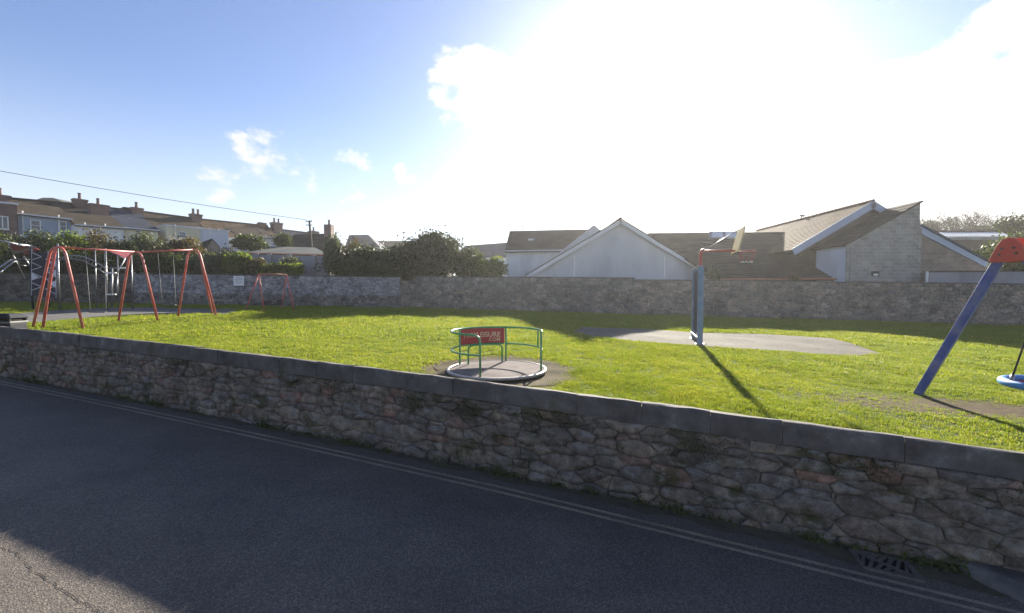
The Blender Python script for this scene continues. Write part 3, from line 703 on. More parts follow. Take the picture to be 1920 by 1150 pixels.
def roundabout():
    zf = field_z(RB.x, RB.y); zt = P(931, 690, RB.y).z; c = (RB.x, RB.y)
    root = thing('roundabout', (RB.x, RB.y, zf), 'playground roundabout with green rails and a red lettered panel', 'roundabout')
    R = 1.07
    m = MB(); m.lathe([(R - .05, zt - .055), (R, zt - .05), (R + .008, zt - .02), (R, zt - .002), (R - .05, zt + .004), (R - .055, zt - .01)], (c[0], c[1], 0), 64)
    m.build('rim', 'rim_paint', root, True)
    m = MB(); m.lathe([(R - .056, zt - .045), (R - .056, zt - .006), (0.02, zt - .004)], (c[0], c[1], 0), 64); m.build('deck', 'deck_tread', root)
    m = MB(); m.lathe([(0.28, zf - 0.03), (0.28, zt - .05)], (c[0], c[1], 0), 24); m.build('hub', 'iron', root)
    D = math.radians; tr = 0.022
    def at(a, r, z): return Vector((c[0] + r * math.cos(D(a)), c[1] + r * math.sin(D(a)), z))
    rt, rl = 0.97, 0.97
    zr, zl = zt + 0.80, zt + 0.41
    # top rail: bends down into the front-left post at one end, stops on the right post
    end = [at(249 - k * 0.0, rt, zr) for k in (0,)]
    A = arc(c, rt, D(-14), D(243), zr, 60)
    bend = [at(246, rt, zr - .004), at(249.5, rt, zr - .02), at(252, rt, zr - .06), at(253, rt, zr - .12)]
    m = MB(); m.tube(A + bend + [at(253, rt, zt)], tr, 10); m.build('handrail', 'green_paint', root, True)
    for a in (152, 79, -14): m = MB(); m.tube([at(a, rt, zt - .01), at(a, rt, zr)], tr, 10); m.build('post', 'green_paint', root, True)
    for a0, a1 in ((152, 253), (79, -14)): m = MB(); m.tube(arc(c, rl, D(a0), D(a1), zl, 24), tr * 0.9, 10); m.build('lower_rail', 'green_paint', root, True)
    m = MB(); m.tube([at(20, rt, zl), at(20, rt, zr)], tr * 0.8, 8); m.build('baluster', 'green_paint', root, True)
    # seat rail inside the panel with two legs bending down
    rs = 0.80
    pts = [at(146, rs, zt), at(146, rs, zl - .10), at(144.5, rs, zl - .04), at(140, rs, zl - .01)] + arc(c, rs, D(136), D(92), zl, 16) + [at(88, rs, zl - .01), at(84.5, rs, zl - .04), at(83, rs, zl - .10), at(83, rs, zt)]
    m = MB(); m.tube(pts, tr * 0.9, 10); m.build('seat_rail', 'green_paint', root, True)
    # red panel
    a0, a1 = D(150), D(81); n = 24; rp = 0.955; vs = []
    for i in range(n + 1):
        a = a0 + (a1 - a0) * i / n
        for rr in (rp, rp + .012):
            for z in (zl + .01, zr - .02): vs.append((c[0] + rr * math.cos(a), c[1] + rr * math.sin(a), z))
    fs = []
    for i in range(n):
        o, q = i * 4, (i + 1) * 4; fs += [(o, q, q + 1, o + 1), (o + 2, o + 3, q + 3, q + 2), (o + 1, q + 1, q + 3, o + 3), (o, o + 2, q + 2, q)]
    fs += [(0, 1, 3, 2), (n * 4, n * 4 + 2, n * 4 + 3, n * 4 + 1)]
    m = MB(); m.add(vs, fs); panel = m.build('panel', 'panel_red', root)
    m = MB(); m.tube(arc(c, 0.962, a0, a1, zl, 24), tr * 0.9, 8); m.build('panel_rail', 'green_paint', root, True)
    def word(txt, size, s0, z, bold=0.0):
        cu = bpy.data.curves.new('lettering', 'FONT'); cu.body = txt; cu.size = size; cu.offset = bold; cu.extrude = 0.0015; cu.resolution_u = 3
        t = bpy.data.objects.new('lettering', cu); COL.objects.link(t)
        dg = bpy.context.evaluated_depsgraph_get(); dg.update()
        me = bpy.data.meshes.new_from_object(t.evaluated_get(dg)); bpy.data.objects.remove(t)
        bm = bmesh.new(); bm.from_mesh(me)
        bmesh.ops.triangulate(bm, faces=bm.faces[:])
        for v in bm.verts:
            a = a0 - (s0 + v.co.x) / rp; rr = rp - 0.003 - v.co.z
            v.co = (c[0] + rr * math.cos(a), c[1] + rr * math.sin(a), z + v.co.y)
        bm.to_mesh(me); bm.free(); me.materials.clear(); me.materials.append(MATS['letter_cream']); me.name = 'lettering'
        o = bpy.data.objects.new('lettering', me); COL.objects.link(o); o.parent = panel
    word('PARK', 0.165, 0.10, zl + .165); word('LEISURE', 0.165, 0.475, zl + .165, 0.004); word('.COM', 0.12, 0.75, zl + .06, 0.001)
    return root
roundabout()

def hoop_unit():
    b0 = on_field(1312, 646); b1 = b0 + Vector((0.58, 1.70, 0)); b1.z = field_z(b1.x, b1.y)
    root = thing('basketball_post', b0, 'blue basketball post with red arm, pale backboard and chain ring', 'basketball hoop')
    d = (b1 - b0); d.z = 0; L = d.length; d.normalize(); n = Vector((d.y, -d.x, 0)); ang = math.atan2(d.y, d.x)
    H = 2.52
    for b in (b0, b1):
        m = MB(); m.box(b + Vector((0, 0, .02)), (.30, .30, .025), ang); pl = m.build('base_plate', 'galvanised', root, bevel=.004)
        for kx in (-.11, .11):
            for ky in (-.11, .11): m = MB(); q = b + Vector((kx, ky, .03)); m.tube([q, q + Vector((0, 0, .03))], .014, 6); m.build('bolt', 'iron', pl)
        m = MB(); m.box(b + Vector((0, 0, H / 2 - 0.1)), (0.16, 0.16, H + 0.2), ang); m.build('post', 'blue_post_paint', root, bevel=0.012)
    m = MB(); mid = (b0 + b1) / 2
    m.box(mid + Vector((0, 0, 1.35)), (L - 0.17, 0.03, 2.1), ang); m.build('goal_panel', 'panel_navy', root)
    for z in (0.22, H - 0.02): m = MB(); m.box(mid + n * -0.085 + Vector((0, 0, z)), (L + 0.12, 0.05, 0.06), ang); m.build('cross_rail', 'rim_paint', root, bevel=0.008)
    # red head bracket over the near post, arms to the backboard
    h0 = b0 + d * 0.10
    for k in (-0.06, 0.10):
        q = h0 + d * k
        m = MB(); m.tube([q + Vector((0, 0, H - 0.25)), q + Vector((0, 0, H + 0.42)), q + Vector((0, 0, H + 0.50)) + n * 0.03, q + n * 0.10 + Vector((0, 0, H + 0.53))], 0.045, 10); m.build('head_bracket', 'red_paint', root, True)
    arm_z = b0.z + H + 0.50
    bb = h0 + n * 0.98; bb.z = arm_z
    top = bb + n * 0.16 + Vector((0, 0, 0.66))
    for k in (-0.05, 0.10):
        m = MB(); s = h0 + d * k; s.z = arm_z; m.tube([s, s + n * 0.98 - Vector((0, 0, 0.04))], 0.022, 8); m.build('arm', 'red_paint', root, True)
    m = MB(); s = h0.copy(); s.z = arm_z + 0.02; m.tube([s + n * .12, top - n * 0.06 - Vector((0, 0, 0.04))], 0.016, 8); m.build('strut', 'galvanised', root, True)
    # backboard leaning a little, seen almost edge-on
    up = (top - bb); up.normalize(); w = 0.55
    m = MB(); q = bb - up * 0.12
    m.prism([q - d * w, q + d * w, q + d * w + up * 0.62, q + d * (w - .12) + up * 0.80, q - d * (w - .12) + up * 0.80, q - d * w + up * 0.62], n * 0.035); m.build('backboard', 'backboard_sheet', root, bevel=0.006)
    rc = bb + n * 0.33 - Vector((0, 0, 0.06)); rr = 0.235
    m = MB(); m.tube([rc + d * (rr * math.cos(a)) + n * (rr * math.sin(a)) for a in [2 * math.pi * k / 28 for k in range(29)]], 0.011, 8, False); ring = m.build('ring', 'red_paint', root, True)
    m = MB(); m.tube([bb + n * 0.03 - Vector((0, 0, .06)), rc - n * rr], 0.016, 8); m.build('ring_bracket', 'red_paint', root, True)
    for k in range(8):
        a = 2 * math.pi * k / 8; a2 = a + 0.35
        p0 = rc + d * (rr * math.cos(a)) + n * (rr * math.sin(a)); p1 = rc + d * (rr * .62 * math.cos(a2)) + n * (rr * .62 * math.sin(a2)) - Vector((0, 0, .34))
        m = MB(); m.tube([p0, p0.lerp(p1, .5) + Vector((0, 0, -.02)), p1], 0.004, 5); m.build('net_chain', 'red_rope', ring)
        m = MB(); m.lathe([(0.001, -.022), (.02, -.012), (.022, 0), (.016, .016), (0.001, .022)], p1, 8); m.build('chain_bob', 'white_paint', ring, True)
hoop_unit()

def basket_swing():
    apex = Vector((7.40, 5.92, P(1890, 462, 5.92).z)); far = on_field(1714, 737); near = Vector((7.62, 4.62, 0)); near.z = field_z(near.x, near.y)
    root = thing('basket_swing', ground_at(apex), 'basket swing with blue legs, red caps and a round blue rope seat', 'swing')
    bar_dir = Vector((1.0, 0.03, 0)).normalized(); Lb = 3.6
    for e in (0, 1):
        off = bar_dir * (Lb * e); ax = apex + off
        for q in (far, near):
            b = q + off; b.z = field_z(b.x, b.y) - 0.15; sgn = 1 if q is far else -1
            m = MB(); t = ax + Vector((0, sgn * 0.10, -0.06)); dl = (t - b).normalized(); w = 0.105
            side = bar_dir; Rq = Matrix.Rotation(math.radians(24), 3, dl); side = Rq @ bar_dir; fwd = dl.cross(side).normalized()
            m.prism([b + side * w * .55 + fwd * w * .55, b + side * w * .55 - fwd * w * .55, b - side * w * .55 - fwd * w * .55, b - side * w * .55 + fwd * w * .55], t - b)
            m.build('leg', 'blue_leg_paint', root, bevel=0.014)
        # red moulded cap plates either side of the leg heads
        for k in (-0.085, 0.06):
            m = MB(); o = ax + bar_dir * k
            prof = [(-.245, -.20), (-.22, -.23), (.22, -.23), (.245, -.20), (.14, .03), (.08, .11), (.0, .13), (-.08, .11), (-.14, .03)]
            m.prism([o + Vector((0, y, z)) for (y, z) in prof], bar_dir * 0.028); m.build('cap_plate', 'red_plastic', root, bevel=0.008)
            for (y, z) in ((-.07, -.03), (.07, -.03), (-.10, -.11), (.10, -.11)):
                m = MB(); q = o + Vector((0, y, z)); m.tube([q - bar_dir * .012, q + bar_dir * .042], 0.018, 8); m.build('bolt', 'iron', root)
    bz = apex - Vector((0, 0, 0.16))
    m = MB(); m.tube([bz, bz + bar_dir * Lb], 0.055, 14); m.build('crossbar', 'red_plastic', root, True)
    # seat
    sc = Vector((8.28, 5.95, 0)); sc.z = field_z(sc.x, sc.y) + 0.47; R = 0.58
    m = MB(); m.tube([sc + Vector((R * math.cos(a), R * math.sin(a), 0)) for a in [2 * math.pi * k / 48 for k in range(49)]], 0.062, 12, False); seat = m.build('seat_ring', 'blue_rope_ring', root, True)
    for k in range(-4, 5):
        y = k * 0.12; h = math.sqrt(max(0.01, R * R - y * y)) - .03
        for ax_ in (0, 1):
            pts = []
            for i in range(9):
                s = -h + 2 * h * i / 8; p = Vector((s, y, 0)) if ax_ == 0 else Vector((y, s, 0)); rr = p.length
                pts.append(sc + p + Vector((0, 0, -0.10 * (1 - (rr / R) ** 2) + 0.006 * ax_)))
            m = MB(); m.tube(pts, 0.012, 6); m.build('net_rope', 'red_rope', seat, True)
    for i, a in enumerate((160, 200, 20, -20)):
        a = math.radians(a); p = sc + Vector((R * math.cos(a) * 1.0, R * math.sin(a), 0.05)); t = bz + bar_dir * (0.62 if i < 2 else 1.30) + Vector((0, 0, -.06))
        m = MB(); m.tube([p, t], 0.012, 8); m.build('rope', 'black_rope', root, True)
        m = MB(); m.tube([p - Vector((0, 0, .03)), p + (t - p).normalized() * 0.09], 0.026, 8); m.build('shackle', 'galvanised', root, True)
basket_swing()

def bent_leg(top_in, top_out, foot, r):
    """tube that leaves the bar end, bends and runs down to the foot"""
    pts = [top_in]
    for k in range(1, 7):
        t = k / 6; a = top_in.lerp(top_out, t); b = top_out.lerp(foot, t * 0.10); pts.append(a.lerp(b, t))
    return pts + [foot]
def red_swings():
    fr = [(98, 118, 463.5, 14.6, ((60, 610), (79, 613), (157, 620))), (246, 262, 473, 16.9, ((221, 600), (297, 605))), (352, 374, 468.5, 18.6, ((333, 590), (406, 594), (399, 589)))]
    tops = [P((a + b) / 2, y, Y) for a, b, y, Y, _ in fr]
    root = thing('swing_set', ground_at(tops[1]), 'tall red swing frame of three A-legs with two hanging seats', 'swing')
    for (a, b, y, Y, feet), T in zip(fr, tops):
        for i, (fx, fy) in enumerate(feet):
            f = P(fx, fy, Y if i < 2 or len(feet) == 2 else Y * (1.0 if Y < 15 else 1.02)); f.z = field_z(f.x, f.y) - 0.1
            if len(feet) == 3 and i == 1 and Y < 15: f = P(fx, fy, Y * 0.985); f.z = field_z(f.x, f.y) - 0.1
            side = -1 if fx < (a + b) / 2 else 1
            out = T + Vector((side * 0.24 * (0.35 if (len(feet) == 3 and i == 1 and Y < 15) else 1), 0, -0.02))
            m = MB(); m.tube(bent_leg(T, out, f, 0.04), 0.042, 10); m.build('leg', 'red_paint', root, True)
    for p, q in zip(tops[:-1], tops[1:]): m = MB(); m.tube([p, q], 0.036, 10); m.build('crossbar', 'red_paint', root, True)
    for (p, q, x0, x1, sx0, sx1, sy) in ((tops[0], tops[1], 163, 199, 173, 196, 586.5), (tops[1], tops[2], 298, 327, 308, 326, 573)):
        hang = []
        for x in (x0, x1):      # where the chains leave the bar: same image column
            u = (x - CX) / F; t = (u * p.y - p.x) / ((q.x - p.x) - u * (q.y - p.y)); hang.append(p.lerp(q, t))
        Ym = (hang[0].y + hang[1].y) / 2
        s0, s1 = P(sx0, sy, Ym - 0.05), P(sx1, sy, Ym + 0.05); cen = (s0 + s1) / 2; dd = (s1 - s0).normalized() * 0.25; w = Vector((-dd.y, dd.x, 0)).normalized() * 0.09
        cen.z = max(cen.z, field_z(cen.x, cen.y) + 0.32)
        s0, s1 = cen - dd, cen + dd
        m = MB(); m.prism([s0 - w, s1 - w, s1 + w, s0 + w], (0, 0, 0.035)); m.build('seat', 'rubber', root, bevel=0.01)
        for h_, s in ((hang[0], s0), (hang[1], s1)): m = MB(); m.tube([h_, h_.lerp(s, .85), s + Vector((0, 0, .03))], 0.0095, 6); m.build('chain', 'chain_steel', root, True)
red_swings()

def toddler_swing():
    Y0, Y1 = 24.6, 25.6
    A, B = P(485, 514, Y0), P(537, 515.5, Y1)
    root = thing('toddler_swing', ground_at((A + B) / 2), 'small low red swing frame beside the white wall sign', 'swing')
    m = MB(); m.tube([A, B], 0.05, 10); m.build('crossbar', 'fascia_rust', root, True)
    for T, feet in ((A, ((460, 577), (496, 580))), (B, ((527, 578), (552, 572)))):
        for (x, y) in feet:
            f = P(x, y, T.y); f.z = field_z(f.x, f.y) - 0.1; m = MB(); m.tube([T, f], 0.042, 8); m.build('leg', 'red_paint', root, True)
    for t in (0.28, 0.72):
        c = A.lerp(B, t); s = Vector((c.x, c.y, field_z(c.x, c.y) + 0.55))
        m = MB(); m.lathe([(.10, -.16), (.16, -.12), (.17, .08), (.14, .08), (.13, -.10)], s, 12); m.build('cradle_seat', 'rubber', root, True)
        for k in (-.14, .14): m = MB(); m.tube([c + Vector((k, 0, 0)), s + Vector((k, 0, .06))], 0.010, 5); m.build('chain', 'chain_steel', root)
toddler_swing()

def climbing_frame():
    Y = 23.0
    root = thing('climbing_frame', ground_at(P(107, 575, Y)), 'steel climbing frame with navy triangle-patterned panel and red roof triangles', 'climbing frame')
    def post(x, ytop, Yd, mat='galvanised', r=0.05):
        t = P(x, ytop, Yd); g = Vector((t.x, t.y, field_z(t.x, t.y) - 0.1)); m = MB(); m.tube([g, t], r, 10); m.build('post', mat, root, True); return t
    post(57, 458, Y, 'panel_navy', 0.06); post(107.5, 457, Y - .4, 'galvanised', 0.042); post(88, 470, Y + 2.0, 'panel_navy', 0.05)
    post(178, 466, Y + 1.4, 'galvanised', 0.024); post(198, 466, Y, 'galvanised', 0.03); post(220, 478, Y + .6, 'galvanised', 0.026); post(246, 474, Y + 1.2, 'galvanised', 0.032)
    # navy panel with raised pale triangles
    c = [P(58, 556, Y - .05), P(107, 560, Y - .4), P(107, 476, Y - .4), P(58, 470, Y - .05)]
    def q(u, v): return (c[0].lerp(c[1], u)).lerp(c[3].lerp(c[2], u), v)
    nrm = (c[1] - c[0]).cross(c[3] - c[0]).normalized()
    if nrm.y > 0: nrm = -nrm
    m = MB(); m.prism([q(0.02, 0.02), q(.98, .02), q(.98, .98), q(.02, .98)], -nrm * 0.06); pan = m.build('climbing_panel', 'panel_navy', root)
    def tri(pts, mat):
        m = MB(); m.prism([q(*p) + nrm * 0.004 for p in pts], nrm * 0.015); m.build('panel_triangle', mat, pan)
    def line(a, b, w=0.03): m = MB(); m.beam(q(*a) + nrm * 0.008, q(*b) + nrm * 0.008, w, 0.02, up=nrm); m.build('panel_strip', 'panel_white', pan)
    for (u0, u1, v0, v1) in ((.03, .30, .36, .52), (.97, .66, .48, .64), (.97, .66, .24, .40), (.97, .70, .72, .84)):
        tri([(u0, v0), (u1, (v0 + v1) / 2), (u0, v1)], 'panel_white')
    for k in range(4):
        v = 0.10 + 0.22 * k
        line((.05, v + .04), (.42, v + .13)); line((.42, v + .13), (.05, v + .20)); line((.95, v), (.58, v + .09)); line((.58, v + .09), (.95, v + .17))
    for x in (.03, .97): line((x, .02), (x, .98), 0.02)
    # roof triangles
    for k, (pts, mat) in enumerate((([(14, 456, Y - 1), (70, 464, Y - .5), (24, 478, Y)], 'sail_grey'), ([(20, 459, Y - 1.02), (52, 465, Y - .6), (25, 474, Y - .1)], 'sail_red'), ([(40, 472, Y), (60, 462, Y), (74, 469, Y + 1), (47, 479, Y + .8)], 'sail_red'),
                             ([(203, 471, Y), (252, 471, Y + 1.2), (235, 484, Y + .4)], 'sail_red'), ([(201, 470, Y + .1), (236, 487, Y + .5), (233, 484, Y + .5)], 'sail_grey'))):
        m = MB(); m.prism([P(*p) for p in pts], (0, 0.03, 0.02)); m.build('roof_triangle', mat, root)
    def bar(pts, r=0.03, name='rail', mat='galvanised'): m = MB(); m.tube([P(*p) for p in pts], r, 8); m.build(name, mat, root, True)
    bar([(-6, 450, Y - 2), (36, 459, Y - 1), (57, 463, Y)], 0.05, 'roof_beam'); bar([(36, 459, Y - 1.1), (54, 461.5, Y - .3)], 0.06, 'roof_beam', 'white_paint')
    # slide rails on the left
    bar([(-30, 520, Y - 3), (0, 501, Y - 2), (20, 488, Y - 1.4), (30, 486.5, Y - .9), (54, 487, Y)], 0.045, 'slide_rail'); bar([(-30, 527, Y - 3.4), (0, 511, Y - 2.4), (28, 490, Y - 1.6)], 0.04, 'slide_rail')
    bar([(34, 489, Y - .8), (37, 498, Y - .5), (57, 499, Y)], 0.04, 'slide_rail'); bar([(24, 478, Y - .6), (46, 522, Y + .6)], 0.03, 'brace'); bar([(44, 480, Y), (56, 498, Y)], 0.03, 'brace')
    bar([(16, 456, Y - 1), (24, 479, Y - .6)], 0.03, 'brace')
    # monkey arch with rungs
    n = 12; A1, A2 = [], []
    for i in range(n + 1):
        t = i / n; x = 108 + (198 - 108) * t; y = 497 - 21 * math.sin(math.pi * min(1, 0.16 + t * .8)) + 9 * t
        A1.append(P(x, y, Y - .3 + .3 * t)); A2.append(P(x - 8 + 5 * t, y + 9 * (0.6 + t * .3), Y + .9))
    for A in (A1, A2): m = MB(); m.tube(A, 0.032, 8); m.build('arch_rail', 'galvanised', root, True)
    for i in range(1, n): m = MB(); m.tube([A1[i], A2[i]], 0.018, 6); m.build('rung', 'galvanised', root, True)
    # ladder with white rungs
    bar([(210, 503, Y), (210, 574, Y)], 0.04, 'ladder_pole'); bar([(198, 503, Y), (224, 503, Y)], 0.03, 'ladder_bar'); bar([(224, 503, Y), (237, 503, Y)], 0.045, 'ladder_bar', 'white_paint')
    for y in (512, 552.5): bar([(200, y, Y), (217, y, Y)], 0.042, 'ladder_rung', 'white_paint')
    bar([(235, 484, Y + .4), (222, 508, Y + .2), (213, 522, Y)], 0.03, 'brace'); bar([(200, 520, Y), (200, 568, Y)], 0.03, 'ladder_pole'); bar([(220, 518, Y), (220, 556, Y)], 0.025, 'ladder_pole')
climbing_frame()

def litter_bin():
    c = Vector((-13.75, 10.85, 0)); c.z = field_z(c.x, c.y); zt = P(28, 588, c.y).z
    root = thing('litter_bin', c, 'black litter bin with domed lid behind the wall coping', 'bin')
    h = zt - c.z
    m = MB(); m.box(c + Vector((0, 0, (h - .26) / 2)), (0.52, 0.52, h - .26), 0.25); m.build('body', 'bin_black', root, bevel=0.03)
    m = MB(); m.box(c + Vector((0, 0, h - .235)), (0.55, 0.55, 0.05), 0.25); m.build('band', 'bin_band', root, bevel=0.01)
    m = MB(); R = Matrix.Rotation(0.25, 3, 'Z')
    lo = [R @ Vector((x * .29, y * .29, 0)) for x, y in ((-1, -1), (1, -1), (1, 1), (-1, 1))]; hi = [R @ Vector((x * .19, y * .19, 0)) for x, y in ((-1, -1), (1, -1), (1, 1), (-1, 1))]
    m.add([c + p + Vector((0, 0, h - .11)) for p in lo] + [c + p + Vector((0, 0, h)) for p in hi] + [c + p * .93 + Vector((0, 0, h - .135)) for p in lo],
          [(4, 5, 6, 7), (0, 1, 5, 4), (1, 2, 6, 5), (2, 3, 7, 6), (3, 0, 4, 7), (8, 9, 1, 0), (9, 10, 2, 1), (10, 11, 3, 2), (11, 8, 0, 3), (8, 11, 10, 9)])
    m.build('lid', 'bin_black', root, bevel=0.02)
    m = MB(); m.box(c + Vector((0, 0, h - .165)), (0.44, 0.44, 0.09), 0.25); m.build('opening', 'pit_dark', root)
    for x in (-1, 1):
        for y in (-1, 1): m = MB(); m.box(c + R @ Vector((x * .24, y * .24, 0)) + Vector((0, 0, h - .165)), (0.04, 0.04, 0.10), 0.25); m.build('corner_post', 'bin_black', root)
litter_bin()

# sign on the white wall
sg = thing('wall_sign', P(448, 536, 29.45), 'small square white notice fixed to the white block wall', 'sign')
m = MB(); a, b = P(438.5, 536, 29.50), P(458, 518, 29.50); m.box(((a.x + b.x) / 2, 29.47, (a.z + b.z) / 2), (b.x - a.x, 0.02, b.z - a.z)); pl = m.build('sign_plate', 'white_paint', sg, bevel=0.004)
for i in range(5):
    w = (0.55, 0.6, 0.5, 0.58, 0.3)[i]; m = MB(); m.box(((a.x + b.x) / 2 - 0.02, 29.458, b.z - 0.14 - i * 0.10), (w, 0.004, 0.03)); m.build('printed_line', 'gutter_grey', pl)

# drain grate and kerb stone at the foot of the wall
def drain():
    c = wall_pt(3.6, 0, 0.36); c.z = road_z(c.x, c.y)
    def road_pix(x, y):
        d = pix_dir(x, y); t = 3.0
        for _ in range(40):
            p = Vector((0, 0, CAMZ)) + d * t; t += (p.z - road_z(p.x, p.y)) / -d.z * 0.9
        return p
    q = [road_pix(1596, 1047), road_pix(1692, 1048), road_pix(1745, 1112), road_pix(1618, 1092)]
    cen = (q[0] + q[1] + q[2] + q[3]) / 4
    root = thing('drain_grate', cen, 'cast iron road drain grate with slanted bars by the wall', 'drain')
    s = (cen - W0).dot(WD) + .04; n0 = 0.23; w, l = 0.145, 0.23
    def at(u, v, z): return wall_pt(s + u, z, n0 + v)
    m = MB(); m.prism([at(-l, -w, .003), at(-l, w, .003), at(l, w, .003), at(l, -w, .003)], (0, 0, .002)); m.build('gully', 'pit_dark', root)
    for (a, b) in (((-l, -w), (l, -w)), ((-l, w), (l, w)), ((-l, -w), (-l, w)), ((l, -w), (l, w)), ((-l, -w), (l, w))):
        m = MB(); m.beam(at(*a, .012), at(*b, .012), 0.03, 0.022); m.build('frame_bar', 'iron', root)
    for k in range(1, 8):
        t = k / 8; u = -l + 2 * l * t; v = -w + 2 * w * t
        m = MB(); m.beam(at(u + .03, v - .01, .011), at(min(l, u + .12), -w + .01, .013), 0.026, 0.02); m.build('grate_bar', 'iron', root)
        m = MB(); m.beam(at(u - .03, v + .01, .011), at(max(-l, u - .12), w - .01, .013), 0.026, 0.02); m.build('grate_bar', 'iron', root)
    # concrete kerb nose running off to the right
    pts = [(1775, 1052), (1800, 1072), (1850, 1100), (1920, 1132), (2010, 1170)]
    front = [road_pix(*p) for p in pts]; m = MB(); vs = []
    for i, p in enumerate(front):
        sp = (p - W0).dot(WD); h = 0.02 + 0.09 * min(1, i / 1.5)
        npf = (p - W0).dot(WN)
        for (n_, z) in ((npf, -0.02), (npf - .01, h * .7), (npf - .05, h), (-0.0, h + .02), (-0.0, -.02)): vs.append(wall_pt(sp, z, max(n_, 0.0)))
    k = 5; fs = [(i * k + j, (i + 1) * k + j, (i + 1) * k + j + 1, i * k + j + 1) for i in range(len(front) - 1) for j in range(k - 1)] + [tuple(range(k))]
    m.add(vs, fs); o = m.build('kerb_block', 'kerb_concrete', None, True); tag(o, 'rounded concrete kerb at the wall foot right of the drain', 'kerb', kind='thing')
drain()
# ------------------------------------------------------------------ buildings
def wall_prism(name, pts, depth, mat, root, dirv=(0, 1, 0)):
    m = MB(); m.prism(pts, Vector(dirv) * depth); return m.build(name, mat, root)
def tiled(name, a, b, c, d, n, mat, root, th=0.035, thick=0.14):
    """roof slope from eave a-b up to ridge d-c, laid in n lapped courses"""
    a, b, c, d = map(Vector, (a, b, c, d)); nrm = (b - a).cross(d - a).normalized()
    if nrm.z < 0: nrm = -nrm
    m = MB()
    for i in range(n):
        t0, t1 = i / n, (i + 1) / n
        p, q, r, s = a.lerp(d, t0), b.lerp(c, t0), b.lerp(c, t1), a.lerp(d, t1); lo = nrm * th
        m.add([p + lo, q + lo, r + nrm * 0.004, s + nrm * 0.004, p, q], [(0, 1, 2, 3), (4, 5, 1, 0)])
    m.add([a, b, c, d, a - nrm * thick, b - nrm * thick, c - nrm * thick, d - nrm * thick], [(4, 7, 6, 5), (0, 4, 5, 1), (1, 5, 6, 2), (3, 2, 6, 7), (0, 3, 7, 4)])
    return m.build(name, mat, root)
def window(root, o, ux, w, h, out, cols=2, frame='white_paint', glass='window_glass', rows=1):
    """o: lower left corner; ux: unit vector to the right; out: unit vector out of the wall"""
    o = Vector(o); ux = Vector(ux); out = Vector(out); z = Vector((0, 0, 1))
    m = MB(); f = 0.07; t = 0.06
    def bar(u0, u1, v0, v1): m.prism([o + ux * u0 + z * v0, o + ux * u1 + z * v0, o + ux * u1 + z * v1, o + ux * u0 + z * v1], out * t)
    bar(0, w, 0, f); bar(0, w, h - f, h); bar(0, f, f, h - f); bar(w - f, w, f, h - f)
    for k in range(1, cols): bar(w * k / cols - .03, w * k / cols + .03, f, h - f)
    for k in range(1, rows): bar(f, w - f, h * k / rows - .025, h * k / rows + .025)
    fr = m.build('window', frame, root)
    for k in range(cols):
        m = MB(); u0 = f if k == 0 else w * k / cols + .03; u1 = w - f if k == cols - 1 else w * (k + 1) / cols - .03
        m.prism([o + ux * u0 + z * f, o + ux * u1 + z * f, o + ux * u1 + z * (h - f), o + ux * u0 + z * (h - f)], out * 0.025); m.build('pane', glass, fr)
    m = MB(); m.prism([o + ux * -.06 + z * -.06, o + ux * (w + .06) + z * -.06, o + ux * (w + .06) + z * 0, o + ux * -.06 + z * 0], out * 0.12); m.build('sill', 'white_paint', fr)
    return fr
def low(p, z): return Vector((p.x, p.y, z))
GZ = 0.8

def gable_hall():
    Y = 31.0
    ap, le, ri = P(1162, 413, Y), P(985, 518, Y), P(1343, 523, Y)
    root = thing('gable_hall', low(ap, GZ), 'pale rendered hall with a broad blank gable above the wall', 'building')
    bk = Vector((0, 12, 0))
    wl, wr = le + Vector((.35, 0, -.05)), ri + Vector((-.35, 0, -.05))
    wall_prism('wall', [low(wl, GZ), low(wr, GZ), wr, ap + Vector((0, 0, -.2)), wl], 12, 'grey_render', root)
    ov = Vector((0, -0.28, 0))
    for (e, s) in ((le, -1), (ri, 1)):
        tiled('roof', e + ov, e + bk, ap + bk, ap + ov, 22, 'tile_dark', root) if s < 0 else tiled('roof', e + bk, e + ov, ap + ov, ap + bk, 22, 'tile_dark', root)
        up = (ap - e).normalized(); nn = Vector((-up.z, 0, up.x)) if s < 0 else Vector((up.z, 0, -up.x))
        if nn.z < 0: nn = -nn
        m = MB(); a, b = e + Vector((0, -.31, 0)), ap + Vector((0, -.31, 0))
        m.prism([a - nn * .26, b - nn * .26 , b + nn * 0.0, a + nn * 0.0], (0, 0.05, 0)); m.build('bargeboard', 'barge_white', root)
        # verge tiles stepping up the slope
        for i in range(22):
            p = a.lerp(b, (i + .5) / 22); m = MB(); M = Matrix((up, Vector((0, 1, 0)), nn)).transposed()
            m.box(p + nn * 0.045 + Vector((0, .14, 0)), ((b - a).length / 22 * .96, .36, .06), M=M); m.build('verge_tile', 'tile_dark', root)
    for x in (1077, 1246):
        a, b = P(x, 520, Y - .04), P(x, 480, Y - .04); m = MB(); m.box((a + b) / 2, (.07, .05, (b - a).length)); m.build('joint_cover', 'white_paint', root)
    m = MB(); m.tube([ap + Vector((0, -.3, .06)), ap + bk + Vector((0, 0, .06))], 0.11, 8); m.build('ridge_tile', 'tile_dark', root)
gable_hall()

